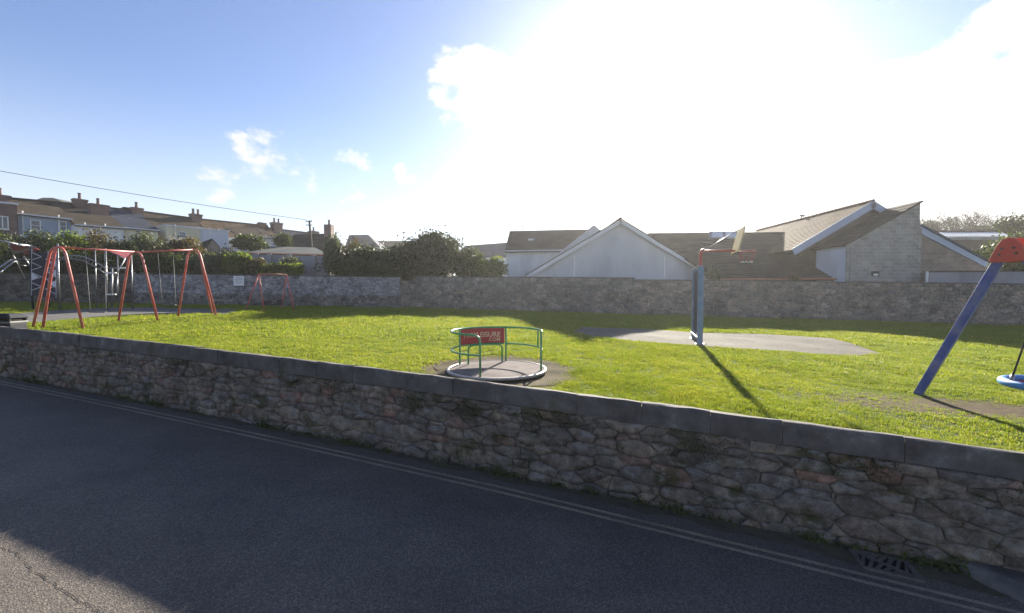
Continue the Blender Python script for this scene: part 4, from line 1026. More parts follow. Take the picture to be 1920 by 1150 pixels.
def white_house():
    Y, Yr = 36.0, 40.0
    e0, e1 = P(949.5, 470, Y), P(1120, 468, Y); r0, r1 = P(956, 433.5, Yr), P(1115, 430, Yr)
    root = thing('white_house', low((e0 + e1) / 2, GZ), 'white rendered house with dark tiled roof left of the broad gable', 'building')
    wall_prism('wall', [low(e0, GZ), low(e1, GZ), e1, e0], 8, 'white_render', root)
    tiled('roof', e0 + Vector((-.15, -.3, -.1)), e1 + Vector((0, -.3, -.1)), r1, r0, 16, 'tile_dark', root)
    tiled('roof', e1 + Vector((0, 8.2, 0)), e0 + Vector((0, 8.2, 0)), r0, r1, 8, 'tile_dark', root)
    wall_prism('gable_wall', [e0 + Vector((0.02, 0, 0)), e0 + Vector((.02, 8, 0)), r0 + Vector((.05, 0, -.05))], 0.2, 'white_render', root, (1, 0, 0))
    m = MB(); m.beam(e0 + Vector((-.1, -.38, -.08)), e1 + Vector((0, -.38, -.08)), .1, .1); m.build('gutter', 'barge_white', root)
    a = P(996, 453, 37.8); m = MB(); nrm = (e1 - e0).cross(r0 - e0).normalized(); m.box(a + nrm * .05, (.55, .7, .08), M=Matrix(((1, 0, 0), (0, .8, -.6), (0, .6, .8)))); m.build('roof_light', 'skylight_glass', root)
    # second gable wing: white verge rising behind the broad gable
    Yg = 34.0; a, b, c = P(1046, 478, Yg), P(1113, 424, Yg), P(1180, 478, Yg)
    wall_prism('gable_wing_wall', [low(a, GZ), low(c, GZ), c, b, a], 6, 'white_render', root)
    for p, q in ((a, b), (b, c)):
        dv = (q - p).normalized(); nn = Vector((-dv.z, 0, dv.x)); m = MB()
        m.prism([p - nn * .1 - Vector((0, .1, 0)), q - nn * .1 - Vector((0, .1, 0)), q + nn * .06 - Vector((0, .1, 0)), p + nn * .06 - Vector((0, .1, 0))], (0, 6.4, 0)); m.build('wing_roof', 'barge_white', root)
    p = P(979, 432, Yr); m = MB(); m.tube([p - Vector((0, 0, .6)), p + Vector((0, 0, .6))], .03, 6); ae = m.build('aerial', 'gutter_grey', root)
    for k in range(4): m = MB(); m.tube([p + Vector((-.3 + k * .07, 0, .5 - .1 * k)), p + Vector((.25 - .05 * k, .2, .5 - .1 * k))], .02, 5); m.build('aerial_rod', 'gutter_grey', ae)
white_house()

def long_hall():
    Ye, Yr = 26.2, 33.4
    e0, e1 = P(1349, 525, 28.4), P(1583, 524, Ye); e1.x = 21.15; r0, r1 = P(1215, 440, Yr), P(1516, 437.5, Yr)
    root = thing('long_hall', low((e0 + e1) / 2, GZ), 'long low hall with a brown tiled roof behind the basketball post', 'building')
    wall_prism('wall', [low(e0, GZ) + Vector((.1, .35, 0)), low(e1, GZ) + Vector((-.1, .35, 0)), e1 + Vector((-.1, .35, -.15)), e0 + Vector((.1, .35, -.15))], .4, 'brown_clad', root)
    tiled('roof', e0, e1, r1, r0, 26, 'tile_dark', root, 0.045)
    tiled('roof', e1 + Vector((0, 10, 0)), e0 + Vector((0, 10, 0)), r0, r1, 10, 'tile_dark', root)
    m = MB(); m.tube([r0, r1], 0.12, 8); m.build('ridge_tile', 'tile_dark', root)
    m = MB(); m.tube([e0 + Vector((0, -.12, .02)), e1 + Vector((0, -.12, .02))], 0.07, 8); m.build('gutter', 'fascia_rust', root)
    # glazed ridge lantern
    a, b = P(1329, 447, 32.6), P(1386, 447, 32.6); c, d = P(1384, 434.5, 33.2), P(1331, 434.5, 33.2)
    m = MB(); m.prism([a, b, c, d], (0, .5, -.1)); lan = m.build('roof_lantern', 'gutter_grey', root)
    for k in range(2):
        t0, t1 = .10 + k * .45, .45 + k * .45
        q = [a.lerp(b, t0).lerp(d.lerp(c, t0), .12), a.lerp(b, t1).lerp(d.lerp(c, t1), .12), a.lerp(b, t1).lerp(d.lerp(c, t1), .86), a.lerp(b, t0).lerp(d.lerp(c, t0), .86)]
        m = MB(); m.prism([p + Vector((0, -.03, .03)) for p in q], (0, .02, -.02)); m.build('pane', 'skylight_glass', lan)
long_hall()

def tall_hall():
    Y = 27.6; ap = P(1637, 378, Y); le = P(1484, 469, Y); ri = P(1720, 430, Y)
    bk = Vector((0, 13.0, 0))
    root = thing('tall_hall', low(ap, GZ), 'tall hall with a sunlit rust brown roof and blue bargeboards', 'building')
    xl = 21.3; tl = (xl - le.x) / (ap.x - le.x); zl = le.z + (ap.z - le.z) * tl
    wall_prism('gable_wall', [Vector((xl, Y + .4, GZ)), low(ri, GZ) + Vector((-.1, .4, 0)), ri + Vector((-.1, .4, -.1)), ap + Vector((0, .4, -.12)), Vector((xl, Y + .4, zl - .12))], 12, 'brown_clad', root)
    tiled('roof', le + bk, le, ap, ap + bk, 24, 'tile_rust', root); tiled('roof', ri, ri + bk, ap + bk, ap, 14, 'tile_rust', root)
    for e in (le, ri):
        dv = (ap - e).normalized(); nn = Vector((-dv.z, 0, dv.x)); nn = nn if nn.z > 0 else -nn
        m = MB(); a, b = e - Vector((0, .06, 0)), ap - Vector((0, .06, 0)); m.prism([a - nn * .42, b - nn * .42, b + nn * .05, a + nn * .05], (0, .05, 0)); m.build('bargeboard', 'barge_blue', root)
    m = MB(); m.tube([ap + Vector((0, -.05, .04)), ap + bk + Vector((0, 0, .04))], 0.11, 8); m.build('ridge_tile', 'tile_rust', root)
    p = P(1503, 411, 34.6); m = MB(); m.tube([p - Vector((0, 0, .3)), p + Vector((0, 0, .25))], .05, 6); v = m.build('roof_vent', 'gutter_grey', root); m = MB(); m.box(p + Vector((.05, 0, .3)), (.45, .12, .14), 0.3); m.build('vent_cowl', 'gutter_grey', v)
tall_hall()

def block_tower():
    Y = 25.4
    a, b, c, d = P(1586, 530, Y), P(1724, 530, Y), P(1725.5, 381, Y), P(1588, 459, Y)
    a.z = b.z = GZ
    root = thing('block_tower', a, 'grey blockwork tower with a steep single pitch roof edge', 'building')
    wall_prism('wall', [a, b, c, d], 2.5, 'block_grey', root)
    m = MB(); m.prism([a + Vector((-.03, .06, 0)), a + Vector((-.03, 2.5, 0)), d + Vector((-.03, 2.5, -.02)), d + Vector((-.03, .06, -.02))], (.02, 0, 0)); m.build('side_render', 'pale_blue_render', root)
    dv = (c - d).normalized(); nn = Vector((-dv.z, 0, dv.x)); bk = Vector((0, 2.9, 0)); o = Vector((0, -.12, 0))
    tiled('roof', d - dv * .2 + o + bk + nn * .1, d - dv * .2 + o + nn * .1, c + dv * .1 + o + nn * .1, c + dv * .1 + o + bk + nn * .1, 12, 'tile_dark', root, .03, .09)
    # quoin blocks on the right corner, standing slightly proud
    z = P(1724, 527, Y).z; k = 0
    while z < P(1724, 432, Y).z:
        w = .44 if k % 2 == 0 else .24; m = MB(); m.box(Vector((b.x - w / 2 + .012, Y + .1, z + .11)), (w, .26, .21)); m.build('quoin_block', 'block_grey', root); z += .225; k += 1
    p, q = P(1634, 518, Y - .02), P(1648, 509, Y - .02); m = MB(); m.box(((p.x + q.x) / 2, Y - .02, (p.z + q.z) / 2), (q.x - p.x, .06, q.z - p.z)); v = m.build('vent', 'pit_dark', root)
    m = MB(); m.box(((p.x + q.x) / 2, Y - .06, p.z + .09), ((q.x - p.x) * .6, .03, .12)); m.build('vent_flap', 'white_paint', v)
    m = MB(); x0 = P(1590, 500, Y).x; m.tube([(x0 + .1, Y - .05, GZ), (x0 + .1, Y - .05, d.z - .15)], .035, 8); m.build('downpipe', 'gutter_grey', root)
    # lean-to on the right with blue verge
    Yl = 25.9; e, f_ = P(1724, 424, Yl), P(1852, 493, Yl); g = P(1852, 530, Yl); h = P(1724, 530, Yl); g.z = h.z = GZ
    lt = wall_prism('lean_to_wall', [h, g, f_ + Vector((-.1, 0, -.1)), e + Vector((0, 0, -.1))], 5, 'block_brown', root)
    dv = (f_ - e).normalized(); nn = Vector((-dv.z, 0, dv.x)); nn = nn if nn.z > 0 else -nn
    m = MB(); m.prism([e - nn * .42, f_ - nn * .34, f_, e], (0, -.07, 0)); m.build('bargeboard', 'barge_blue', root)
    m = MB(); m.prism([e + nn * .003 - Vector((0, .14, 0)), f_ + nn * .003 - Vector((0, .14, 0)), f_ + nn * .12 - Vector((0, .14, 0)), e + nn * .12 - Vector((0, .14, 0))], (0, 5.3, 0)); m.build('lean_to_roof', 'slate_blue', root)
    # low parapet and flashing in front
    Yp = 24.6; a, b = P(1742, 511, Yp), P(2080, 508, Yp); root2 = thing('parapet_wall', low(a, GZ), 'low rendered parapet with dark cap behind the blue swing leg', 'wall')
    wall_prism('wall', [low(a, GZ), low(b, GZ), b, a], .25, 'garden_wall_render', root2); m = MB(); m.beam(a + Vector((-.05, .12, .04)), b + Vector((0, .12, .04)), .36, .07); m.build('cap', 'tile_dark', root2)
    m = MB(); p = P(1738, 520, Yp - .15); m.tube([low(p, GZ), p + Vector((0, 0, .35))], .06, 8); m.build('downpipe', 'white_paint', root2)
block_tower()

def far_shed():
    Y = 40; a, b = P(1752, 446, Y), P(1888, 446, Y)
    root = thing('flat_hall', low(a, GZ), 'brown flat hall with a pale corrugated roof beyond the lean-to', 'building')
    wall_prism('wall', [low(a, GZ), low(b, GZ), b, a], 8, 'brown_clad', root)
    c, d = P(1762, 436.5, 43), P(1880, 436.5, 43)
    m = MB(); n = 20
    for i in range(n):
        t0, t1 = i / n, (i + .8) / n; m.prism([a.lerp(b, t0) + Vector((0, -.3, .05)), a.lerp(b, t1) + Vector((0, -.3, .05)), c.lerp(d, t1), c.lerp(d, t0)], (0, 0, .06))
    m.prism([a + Vector((0, -.25, 0)), b + Vector((0, -.25, 0)), d - Vector((0, 0, .06)), c - Vector((0, 0, .06))], (0, 0, .05)); m.build('roof', 'corrugated_sheet', root)
    m = MB(); m.beam(a + Vector((0, -.34, -.16)), b + Vector((0, -.34, -.16)), .06, .16); m.build('fascia', 'gutter_grey', root)
    m = MB(); m.beam(c + Vector((0, .1, .12)), d + Vector((0, .1, .12)), .2, .22); m.build('ridge', 'tile_brown', root)
far_shed()

# ------------------------------------------------------------------ terrace on the left, receding to the right
TA, TB = P(20, 372, 40.0), P(520, 437, 63.0)
TD = Vector((TB.x - TA.x, TB.y - TA.y, 0)).normalized(); TN = Vector((TD.y, -TD.x, 0))      # TN: out of the rear walls, towards us
def terr_u(x, v=0.0):
    """distance along the terrace at pixel column x, v metres in front of the ridge line"""
    k = (x - CX) / F; o = TA + TN * v
    return (k * o.y - o.x) / (TD.x - k * TD.y)
def TP(u, v, z): q = TA + TD * u + TN * v; return Vector((q.x, q.y, z))
def zpix(x, y, v):
    u = terr_u(x, v); q = TP(u, v, 0); return P(x, y, q.y).z
def chimney(root, x, ytop, ybase, w, v, pots, mat='brick_red'):
    u = terr_u(x, v); z1, z0 = zpix(x, ytop, v), zpix(x, ybase, v) - 1.0; c = TP(u, v, (z0 + z1) / 2); ang = math.atan2(TD.y, TD.x)
    m = MB(); m.box(c, (w, w * .75, z1 - z0), ang); st = m.build('chimney', mat, root)
    for dz, e in ((-.10, .16), (-.28, .08)): m = MB(); m.box(TP(u, v, z1 + dz), (w + e, w * .75 + e, .16), ang); m.build('chimney_course', mat, st)
    for k in range(pots):
        q = TP(u + (k - (pots - 1) / 2) * w * .5, v, z1); m = MB(); m.lathe([(.15, -.02), (.13, .3), (.12, .55), (.15, .57), (.15, .68), (.11, .68)], q, 10); m.build('chimney_pot', 'brick_red', st)
def house(label, x0, x1, y0, y1, roof, wall, drop=3.4, depth=4.2, chims=(), name='terraced_house', over=0.0):
    """one house of the row: ridge seen from (x0,y0) to (x1,y1); rear slope falls towards us"""
    u0, u1 = terr_u(x0), terr_u(x1); z0, z1 = zpix(x0, y0, 0), zpix(x1, y1, 0)
    g = 2.0
    root = thing(name, TP((u0 + u1) / 2, 0, g), label, 'house', 'terrace of houses')
    e0, e1 = TP(u0, depth, z0 - drop), TP(u1 - .02, depth, z1 - drop); r0, r1 = TP(u0, 0, z0), TP(u1 - .02, 0, z1)
    tiled('roof', e0, e1, r1, r0, 22, roof, root, .03)
    tiled('roof', TP(u1 - .02, -depth, z1 - drop), TP(u0, -depth, z0 - drop), r0, r1, 8, roof, root, .03)
    m = MB(); m.prism([low(TP(u0, depth - .25, 0), g), TP(u0, depth - .25, z0 - drop - .02), r0 - Vector((0, 0, .25)), TP(u0, -depth + .25, z0 - drop - .02), low(TP(u0, -depth + .25, 0), g)], TD * (u1 - u0 - .03)); m.build('wall', wall, root)
    m = MB(); m.tube([r0 + Vector((0, 0, .03)), r1 + Vector((0, 0, .03))], .10, 6); m.build('ridge_tile', 'tile_dark', root)
    for ch in chims: chimney(root, *ch)
    return root, u0, u1, z0, z1
def extension(root, x0, x1, v, yt0, yt1, mat, wins=(), roof='flat', pipes=(), back=3.6):
    """rear wing: front wall v metres before the ridge, top edge seen from (x0,yt0) to (x1,yt1)"""
    u0, u1 = terr_u(x0, v), terr_u(x1, v); z0, z1 = zpix(x0, yt0, v), zpix(x1, yt1, v); g = 2.0
    m = MB(); m.prism([TP(u0, v, g), TP(u1, v, g), TP(u1, v, z1), TP(u0, v, z0)], TN * -back); w = m.build('wing_wall', mat, root)
    if roof == 'flat':
        m = MB(); m.prism([TP(u0 - .1, v + .12, z0), TP(u1 + .1, v + .12, z1), TP(u1 + .1, v - back, z1), TP(u0 - .1, v - back, z0)], (0, 0, .16)); m.build('wing_roof', 'barge_white', root)
    else:
        tiled('wing_roof', TP(u0 - .1, v + .25, z0 - .05), TP(u1 + .1, v + .25, z1 - .05), TP(u1 + .1, v - back, z1 + back * .42), TP(u0 - .1, v - back, z0 + back * .42), 14, roof, root, .03)
        m = MB(); m.beam(TP(u0 - .1, v + .32, z0 - .05), TP(u1 + .1, v + .32, z1 - .05), .12, .12); m.build('gutter', 'barge_white', root)
    for (wx0, wx1, wy0, wy1, cols) in wins:
        a, b = terr_u(wx0, v), terr_u(wx1, v); zt, zb = zpix(wx0, wy0, v), zpix(wx0, wy1, v)
        window(root, TP(a, v + .003, zb), TD, b - a, zt - zb, TN, cols, rows=2 if cols < 2 else 1)
    for px in pipes:
        u = terr_u(px, v); zt = z0 + (z1 - z0) * (u - u0) / (u1 - u0); m = MB(); m.tube([TP(u, v + .1, g), TP(u, v + .1, zt + .25)], .05, 6); m.build('soil_pipe', 'white_paint', root)
h, *_ = house('end terrace with brick wing and white framed window, far left', -150, 19, 350, 371.5, 'tile_brown', 'white_render', chims=((8, 366, 386, 1.15, .3, 1),))
extension(h, -80, 39, 7.0, 373, 384.5, 'brick_red', ((-32, -6, 396, 424, 2), (-1, 22, 404, 429, 2)))
h, *_ = house('long brown roofed house with slate blue rear wing', 19, 157, 371.5, 384, 'tile_brown', 'white_render', chims=((156, 374, 388, 1.0, .2, 1),))
extension(h, 40, 138, 6.4, 400, 411, 'blue_render', ((62, 82, 412, 432, 1), (116, 130, 414, 434, 1)), 'tile_brown', (48, 115))
h, *_ = house('narrow house with brick stack and off-white wing', 157.5, 205, 384.3, 389.5, 'slate_blue', 'white_render', chims=((190, 384, 405, 1.45, 1.6, 1),))
extension(h, 146, 236, 7.6, 421, 427, 'white_render', ((176, 186, 428, 440, 1),), 'tile_brown', (163, 201))
h, *_ = house('slate blue roofed house with cream rear wall', 205.5, 268, 389.7, 396.5, 'slate_blue', 'cream_render', chims=((246, 390, 398, .9, -1.0, 0, 'tile_brown'), (261, 390, 399, 1.0, .2, 1)), depth=5.6, drop=4.2)
extension(h, 236.5, 300, 7.4, 426.5, 432, 'cream_render', ((257, 268, 431, 441, 1),), 'slate_blue')
h, *_ = house('dark brown roofed house with cream wing and blue window', 268.5, 372, 396.7, 410.5, 'tile_brown', 'cream_render', chims=((371, 402, 412, 1.1, .2, 2),))
extension(h, 316, 384, 7.8, 424, 430, 'cream_render', ((338, 352, 434, 446, 1),), 'flat', (332,))
extension(h, 384.6, 431, 8.6, 430.5, 434.5, 'pale_blue_render', (), 'flat', (395, 412))
h, *_ = house('broad rust brown roofed house right of the pale blue wing', 372.5, 505, 410.7, 424, 'tile_rust', 'white_render', chims=((494, 418, 426, .9, .2, 0, 'tile_rust'),), drop=4.6, depth=6.0)
extension(h, 452, 520, 9.5, 443, 446, 'white_render', ((500, 508, 456, 464, 1),), 'tile_brown', (500,))
h, *_ = house('small grey roofed house with tall twin-pot brick stack', 505.5, 596, 428, 439, 'slate_blue', 'garden_wall_render', chims=((521, 418, 434, 1.35, .3, 2), (590, 434, 442, 1.3, .3, 1)))
# hipped brown house end-on, dark
def far_house(name, label, pts_px, Y, roof, wall, ridge_back=6.0, chims=()):
    a, b, c, d = [P(x, y, Y) for x, y in pts_px]                 # eave left, eave right, ridge right, ridge left
    c.y += ridge_back / 2; d.y += ridge_back / 2; k = (Y + ridge_back / 2) / Y
    for q in (c, d): q.x *= k; q.z = CAMZ + (q.z - CAMZ) * k
    root = thing(name, low((a + b) / 2, GZ), label, 'house')
    wall_prism('wall', [low(a, GZ), low(b, GZ), b, a], ridge_back, wall, root)
    o = Vector((0, -.3, -.08)); bk = Vector((0, ridge_back + .3, -.08))
    tiled('roof', a + o, b + o, c, d, 14, roof, root); tiled('roof', b + bk, a + bk, d, c, 6, roof, root)
    m = MB(); m.add([a + o, d, a + bk, b + o, c, b + bk], [(0, 1, 2), (3, 5, 4)]); m.build('roof_end', roof, root)
    for (x, yt, yb, w, pots) in chims:
        t, bt = P(x, yt, Y + 2), P(x, yb, Y + 2); m = MB(); m.box((t + bt) / 2, (w, w, (t - bt).length + .8)); st = m.build('chimney', 'brick_red', root)
        for i in range(pots): m = MB(); m.lathe([(.15, 0), (.12, .5), (.15, .52), (.15, .65)], t + Vector(((i - (pots - 1) / 2) * .4, 0, .4)), 8); m.build('chimney_pot', 'brick_red', st)
far_house('brown_roofed_house', 'low house with a wide dark brown roof behind the telegraph pole', [(515, 476, ), (640, 478), (620, 438), (552, 440)], 50, 'tile_dark', 'brown_clad', 6, ((617, 428, 440, .9, 1),))
far_house('distant_house', 'distant grey house with slate roof seen above the hedge', [(648, 462), (712, 462), (690, 440.5), (655, 441)], 90, 'slate_blue', 'garden_wall_render', 8)
far_house('distant_house', 'distant low house with grey roof left of the white house', [(855, 480), (968, 482), (952, 455), (872, 461)], 58, 'slate_blue', 'pale_blue_render', 6)
far_house('distant_row', 'distant brown roofed row on the skyline above the hedge', [(690, 468), (840, 468), (835, 452), (695, 452)], 110, 'tile_dark', 'brown_clad', 8)
# little turret on the skyline
t0 = P(845, 470, 75); tr = thing('turret', low(t0, 8), 'small square turret on the skyline beside the tallest hedge', 'turret')
a, b = P(845, 475, 75), P(845, 449, 75); m = MB(); m.box((a + b) / 2, (.85, .85, (b - a).length)); m.build('shaft', 'garden_wall_render', tr)
m = MB(); m.box(b, (1.1, 1.1, .14)); m.build('cornice', 'garden_wall_render', tr); m = MB(); z = b + Vector((0, 0, .07)); m.add([z + Vector((x * .52, y * .52, 0)) for x, y in ((-1, -1), (1, -1), (1, 1), (-1, 1))] + [z + Vector((0, 0, .5))], [(0, 1, 4), (1, 2, 4), (2, 3, 4), (3, 0, 4), (3, 2, 1, 0)]); m.build('cap_roof', 'slate_blue', tr)

# garden shed, board fence, garden wall, garage
def garden():
    Y = 36.0
    root = thing('garden_shed', low(P(385, 490, Y), 1.5), 'weathered timber shed with dark pitched roof behind the swings', 'shed')
    a, b, ap = P(384, 466, Y), P(410, 463, Y), P(397, 449.5, Y)
    wall_prism('wall', [low(a, 1.4), low(b, 1.4), b, ap, a], 3.2, 'fence_wood', root, (-.75, .66, 0))
    dv = Vector((-.75, .66, 0)) * 3.4; o = Vector((.1, -.1, 0))
    for e in (a, b):
        q = e + (e - ap) * .12; m = MB(); m.prism([q + o, ap + o, ap + o + dv, q + o + dv], (0, 0, .08)); m.build('roof', 'tile_dark', root)
    # upright board fence
    Yf = 34.8; x = 384.0; f0, f1 = P(384, 466, Yf), P(436, 464, Yf - .6); n = 26
    root = thing('board_fence', low((f0 + f1) / 2, 1.5), 'grey upright board fence beside the shed', 'fence')
    for i in range(n):
        p = f0.lerp(f1, (i + .5) / n); h = RNG.uniform(-.04, .04); m = MB(); w = (f1 - f0).length / n * .86
        m.box((p.x, p.y + (.03 if i % 2 else 0), (p.z + h + 1.2) / 2), (w, .025, p.z + h - 1.2), math.atan2(f1.y - f0.y, f1.x - f0.x)); m.build('board', 'fence_wood', root)
    for z in (.4, 1.5): m = MB(); m.beam(f0 - Vector((0, -.08, z)), f1 - Vector((0, -.08, z)), .05, .09); m.build('rail', 'fence_wood', root)
    # garden wall with piers
    Yw = 34.2; a, b = P(436, 476, Yw), P(618, 481, Yw - .8); root = thing('garden_wall', low((a + b) / 2, 1.5), 'grey rendered garden wall with piers below the garage roof', 'wall')
    d = (b - a); wall_prism('wall', [low(a, 1.2), low(b, 1.2), b, a], .2, 'garden_wall_render', root)
    for x in (484, 508, 545, 590): t = (x - 436) / 182; p = a.lerp(b, t); m = MB(); m.box((p.x, p.y - .05, (p.z + .06 + 1.2) / 2), (.36, .34, p.z + .06 - 1.2)); m.build('pier', 'garden_wall_render', root)
    m = MB(); m.beam(a + Vector((0, .1, .03)), b + Vector((0, .1, .03)), .3, .06); m.build('cap', 'coping_concrete', root)
    # garage with a shallow felt roof
    Yg = 40.0; root = thing('garage', low(P(540, 480, Yg), 1.5), 'low garage with pale felt roof and rusty fascia', 'garage')
    a, b, r0, r1 = P(472, 476, Yg), P(614, 479, Yg), P(500, 463.5, Yg + 5), P(590, 465.5, Yg + 5)
    wall_prism('wall', [low(a, 1.2), low(b, 1.2), b, a], 5, 'brick_red', root)
    m = MB(); m.prism([a + Vector((-.2, -.3, 0)), b + Vector((.2, -.3, 0)), r1, r0], (0, 0, .08)); m.build('roof', 'felt_roof', root)
    m = MB(); m.beam(a + Vector((-.2, -.34, -.02)), b + Vector((.2, -.34, -.02)), .06, .2); m.build('fascia', 'fascia_rust', root)
garden()

# telegraph pole with a leaning head, and the service wire
pt = P(580, 414, 45); pb = P(587, 500, 45); pole = thing('telegraph_pole', low(pb, 1.5), 'leaning dark telegraph pole above the garage roof', 'pole')
m = MB(); m.tube([low(pb, 1.2), pb, pt], [.16, .15, .10], 10); m.build('pole', 'bark', pole, True)
for k in (.02, .10): q = pt.lerp(pb, k); m = MB(); m.beam(q + Vector((-.35, -.12, 0)), q + Vector((.35, -.12, 0)), .08, .08); arm = m.build('cross_arm', 'bark', pole)
for k in (-.3, .3): m = MB(); m.lathe([(.05, 0), (.06, .08), (.03, .14)], pt + Vector((k, -.12, -.05)), 8); m.build('insulator', 'white_paint', pole)
w0, w1 = P(-60, 310, 30), pt + Vector((-.3, -.12, .08)); pts = []
for i in range(41):
    t = i / 40; p = w0.lerp(w1, t); p.z -= 0.55 * 4 * t * (1 - t) * .35; pts.append(p)
m = MB(); m.tube(pts, 0.022, 5); tag(m.build('overhead_wire', 'black_rope'), 'thin black overhead wire running down to the leaning pole', 'wire', kind='thing')
# ------------------------------------------------------------------ vegetation
def leaf_mesh(name, centers, size, mat, parent, rs, up_bias=0.0, tint=None, aspect=0.55):
    n = len(centers)
    a = rs.normal(size=(n, 3)); a[:, 2] += up_bias; a /= np.linalg.norm(a, axis=1)[:, None] + 1e-9
    b = rs.normal(size=(n, 3)); b -= a * (a * b).sum(1)[:, None]; b /= np.linalg.norm(b, axis=1)[:, None] + 1e-9
    s = size * rs.uniform(0.6, 1.35, n)[:, None]
    v = np.empty((n, 4, 3)); v[:, 0] = centers - a * s; v[:, 1] = centers + b * s * aspect; v[:, 2] = centers + a * s; v[:, 3] = centers - b * s * aspect
    me = bpy.data.meshes.new(name); me.vertices.add(n * 4); me.loops.add(n * 4); me.polygons.add(n)
    me.vertices.foreach_set('co', v.reshape(-1)); me.loops.foreach_set('vertex_index', np.arange(n * 4, dtype=np.int32))
    me.polygons.foreach_set('loop_start', np.arange(0, n * 4, 4, dtype=np.int32)); me.polygons.foreach_set('loop_total', np.full(n, 4, dtype=np.int32))
    r = rs.uniform(0, 1, n) if tint is None else np.clip(tint + rs.uniform(-.25, .25, n), 0, 1)
    at = me.attributes.new('rnd', 'FLOAT', 'POINT'); at.data.foreach_set('value', np.repeat(r, 4))
    me.update(); me.materials.append(MATS[mat]); o = bpy.data.objects.new(name, me); COL.objects.link(o)
    if parent: o.parent = parent; o.matrix_parent_inverse = parent_inv(parent)
    return o
def blob_points(rs, c, rad, n, clumps, fill=0.5, clump_r=0.28):
    c = np.array(c); rad = np.array(rad)
    d = rs.normal(size=(clumps, 3)); d /= np.linalg.norm(d, axis=1)[:, None]
    r = rs.uniform(fill, 1.0, clumps) ** 0.6; r *= rs.uniform(.82, 1.12, clumps)
    cc = d * r[:, None]
    cc[:, 2] = np.where(cc[:, 2] < -.75, -.6, cc[:, 2])
    idx = rs.integers(0, clumps, n); p = cc[idx] + rs.normal(size=(n, 3)) * clump_r * rs.uniform(.5, 1.0, clumps)[idx][:, None]
    tint = rs.uniform(.2, .8, clumps)[idx]
    return c + p * rad, tint
def shrub(name, label, x0, x1, ytop, ybot, Y, mat, n, leaf, seed, cat='shrub', clumps=60, depth=None, group=None, stems=5, up=0.2):
    """bush that fills a box of the photograph at depth Y"""
    rs = np.random.default_rng(seed)
    a, b = P(x0, ybot, Y), P(x1, ytop, Y); c = (a + b) / 2; rx = (b.x - a.x) / 2; rz = (b.z - a.z) / 2; ry = depth or rx * .8
    base = Vector((c.x, c.y, min(a.z, 1.8) - .3))
    root = thing(name, base, label, cat, group)
    pts, tint = blob_points(rs, (c.x, c.y, c.z), (rx * .86, ry * .86, rz * .86), n, clumps)
    leaf_mesh('crown' if cat == 'tree' else 'foliage', pts, leaf, mat, root, rs, up, tint)
    m = MB()
    for k in range(stems):
        ang = rs.uniform(0, 6.28); t = Vector((c.x + rx * .55 * math.cos(ang), c.y + ry * .55 * math.sin(ang), c.z + rz * rs.uniform(-.1, .55)))
        q = base + Vector((rs.normal() * .15, rs.normal() * .15, -.2)); m.tube([q, q.lerp(t, .5) + Vector((rs.normal() * .1, rs.normal() * .1, .1)), t], [.07, .05, .015], 6)
    m.build('trunk' if cat == 'tree' else 'stems', 'bark', root, True)
    return root
S = shrub
S('hedge', 'tall mixed hedge above the dark wall, far left', -130, 62, 433, 520, 33, 'leaf_mid', 9000, .13, 1, clumps=110, depth=1.6)
S('hedge', 'dark green hedge behind the climbing panel', 30, 122, 437, 530, 31.5, 'leaf_dark', 9000, .12, 2, clumps=90, depth=1.5)
S('shrub', 'yellow green leafy shrub behind the left end of the red swing', 104, 158, 441, 525, 31, 'leaf_bright', 5000, .12, 3, depth=1.4)
S('shrub', 'grey brown bush under the off-white house wing', 142, 204, 438, 530, 32.5, 'leaf_brown', 5500, .11, 4, depth=1.4)
S('hedge', 'dark ivy mass hanging over the wall behind the ladder', 60, 262, 478, 560, 30.2, 'leaf_dark', 9000, .11, 5, clumps=120, depth=.8)
S('shrub', 'dark shrub behind the red triangle roof', 196, 262, 452, 520, 32, 'leaf_dark', 4500, .11, 6, depth=1.2)
S('tree', 'small dark bushy tree left of the cream wing', 256, 312, 438, 500, 34, 'leaf_grey', 5200, .12, 7, 'tree', depth=1.3)
S('tree', 'round bushy tree with reddish leaves beside the shed', 300, 384, 449, 512, 33, 'leaf_brown', 6500, .12, 8, 'tree', depth=1.5)
S('shrub', 'mid green shrub between the swing legs and the white wall', 262, 350, 470, 522, 31, 'leaf_mid', 6000, .11, 9, depth=.9)
S('shrub', 'silvery shrub on the wall right of the swing leg', 352, 420, 474, 520, 31, 'leaf_grey', 5500, .10, 10, depth=.9)
S('shrub', 'dark narrow shrub left of the bright bush', 408, 442, 470, 518, 31.6, 'leaf_dark', 3500, .10, 11, depth=.7)
S('shrub', 'bright yellow green bush leaning over the white wall', 424, 470, 472, 516, 31, 'leaf_bright', 3800, .11, 12, depth=.8)
S('tree', 'flat topped garden tree above the board fence', 440, 494, 440, 474, 42, 'leaf_mid', 4200, .13, 13, 'tree', depth=1.6)
S('shrub', 'low brownish climber behind the toddler swing', 466, 500, 484, 520, 31, 'leaf_brown', 2500, .09, 14, depth=.6)
S('shrub', 'low bright weeds along the wall top by the toddler swing', 486, 566, 494, 520, 30.8, 'leaf_bright', 4200, .09, 15, depth=.6)
S('shrub', 'olive shrub in front of the garden wall piers', 524, 566, 482, 518, 32, 'leaf_grey', 3200, .10, 16, depth=.8)
S('shrub', 'grey green shrub against the brown roof', 516, 546, 438, 466, 47, 'leaf_mid', 1800, .13, 17, depth=1.0)
S('tree', 'pale feathery tall grass clump right of the telegraph pole', 610, 640, 440, 516, 33, 'leaf_grey', 4500, .10, 18, 'tree', depth=.9)
S('shrub', 'dark reddish shrub right of the pale tall clump', 646, 686, 454, 515, 34, 'leaf_brown', 4200, .11, 19, depth=1.0)
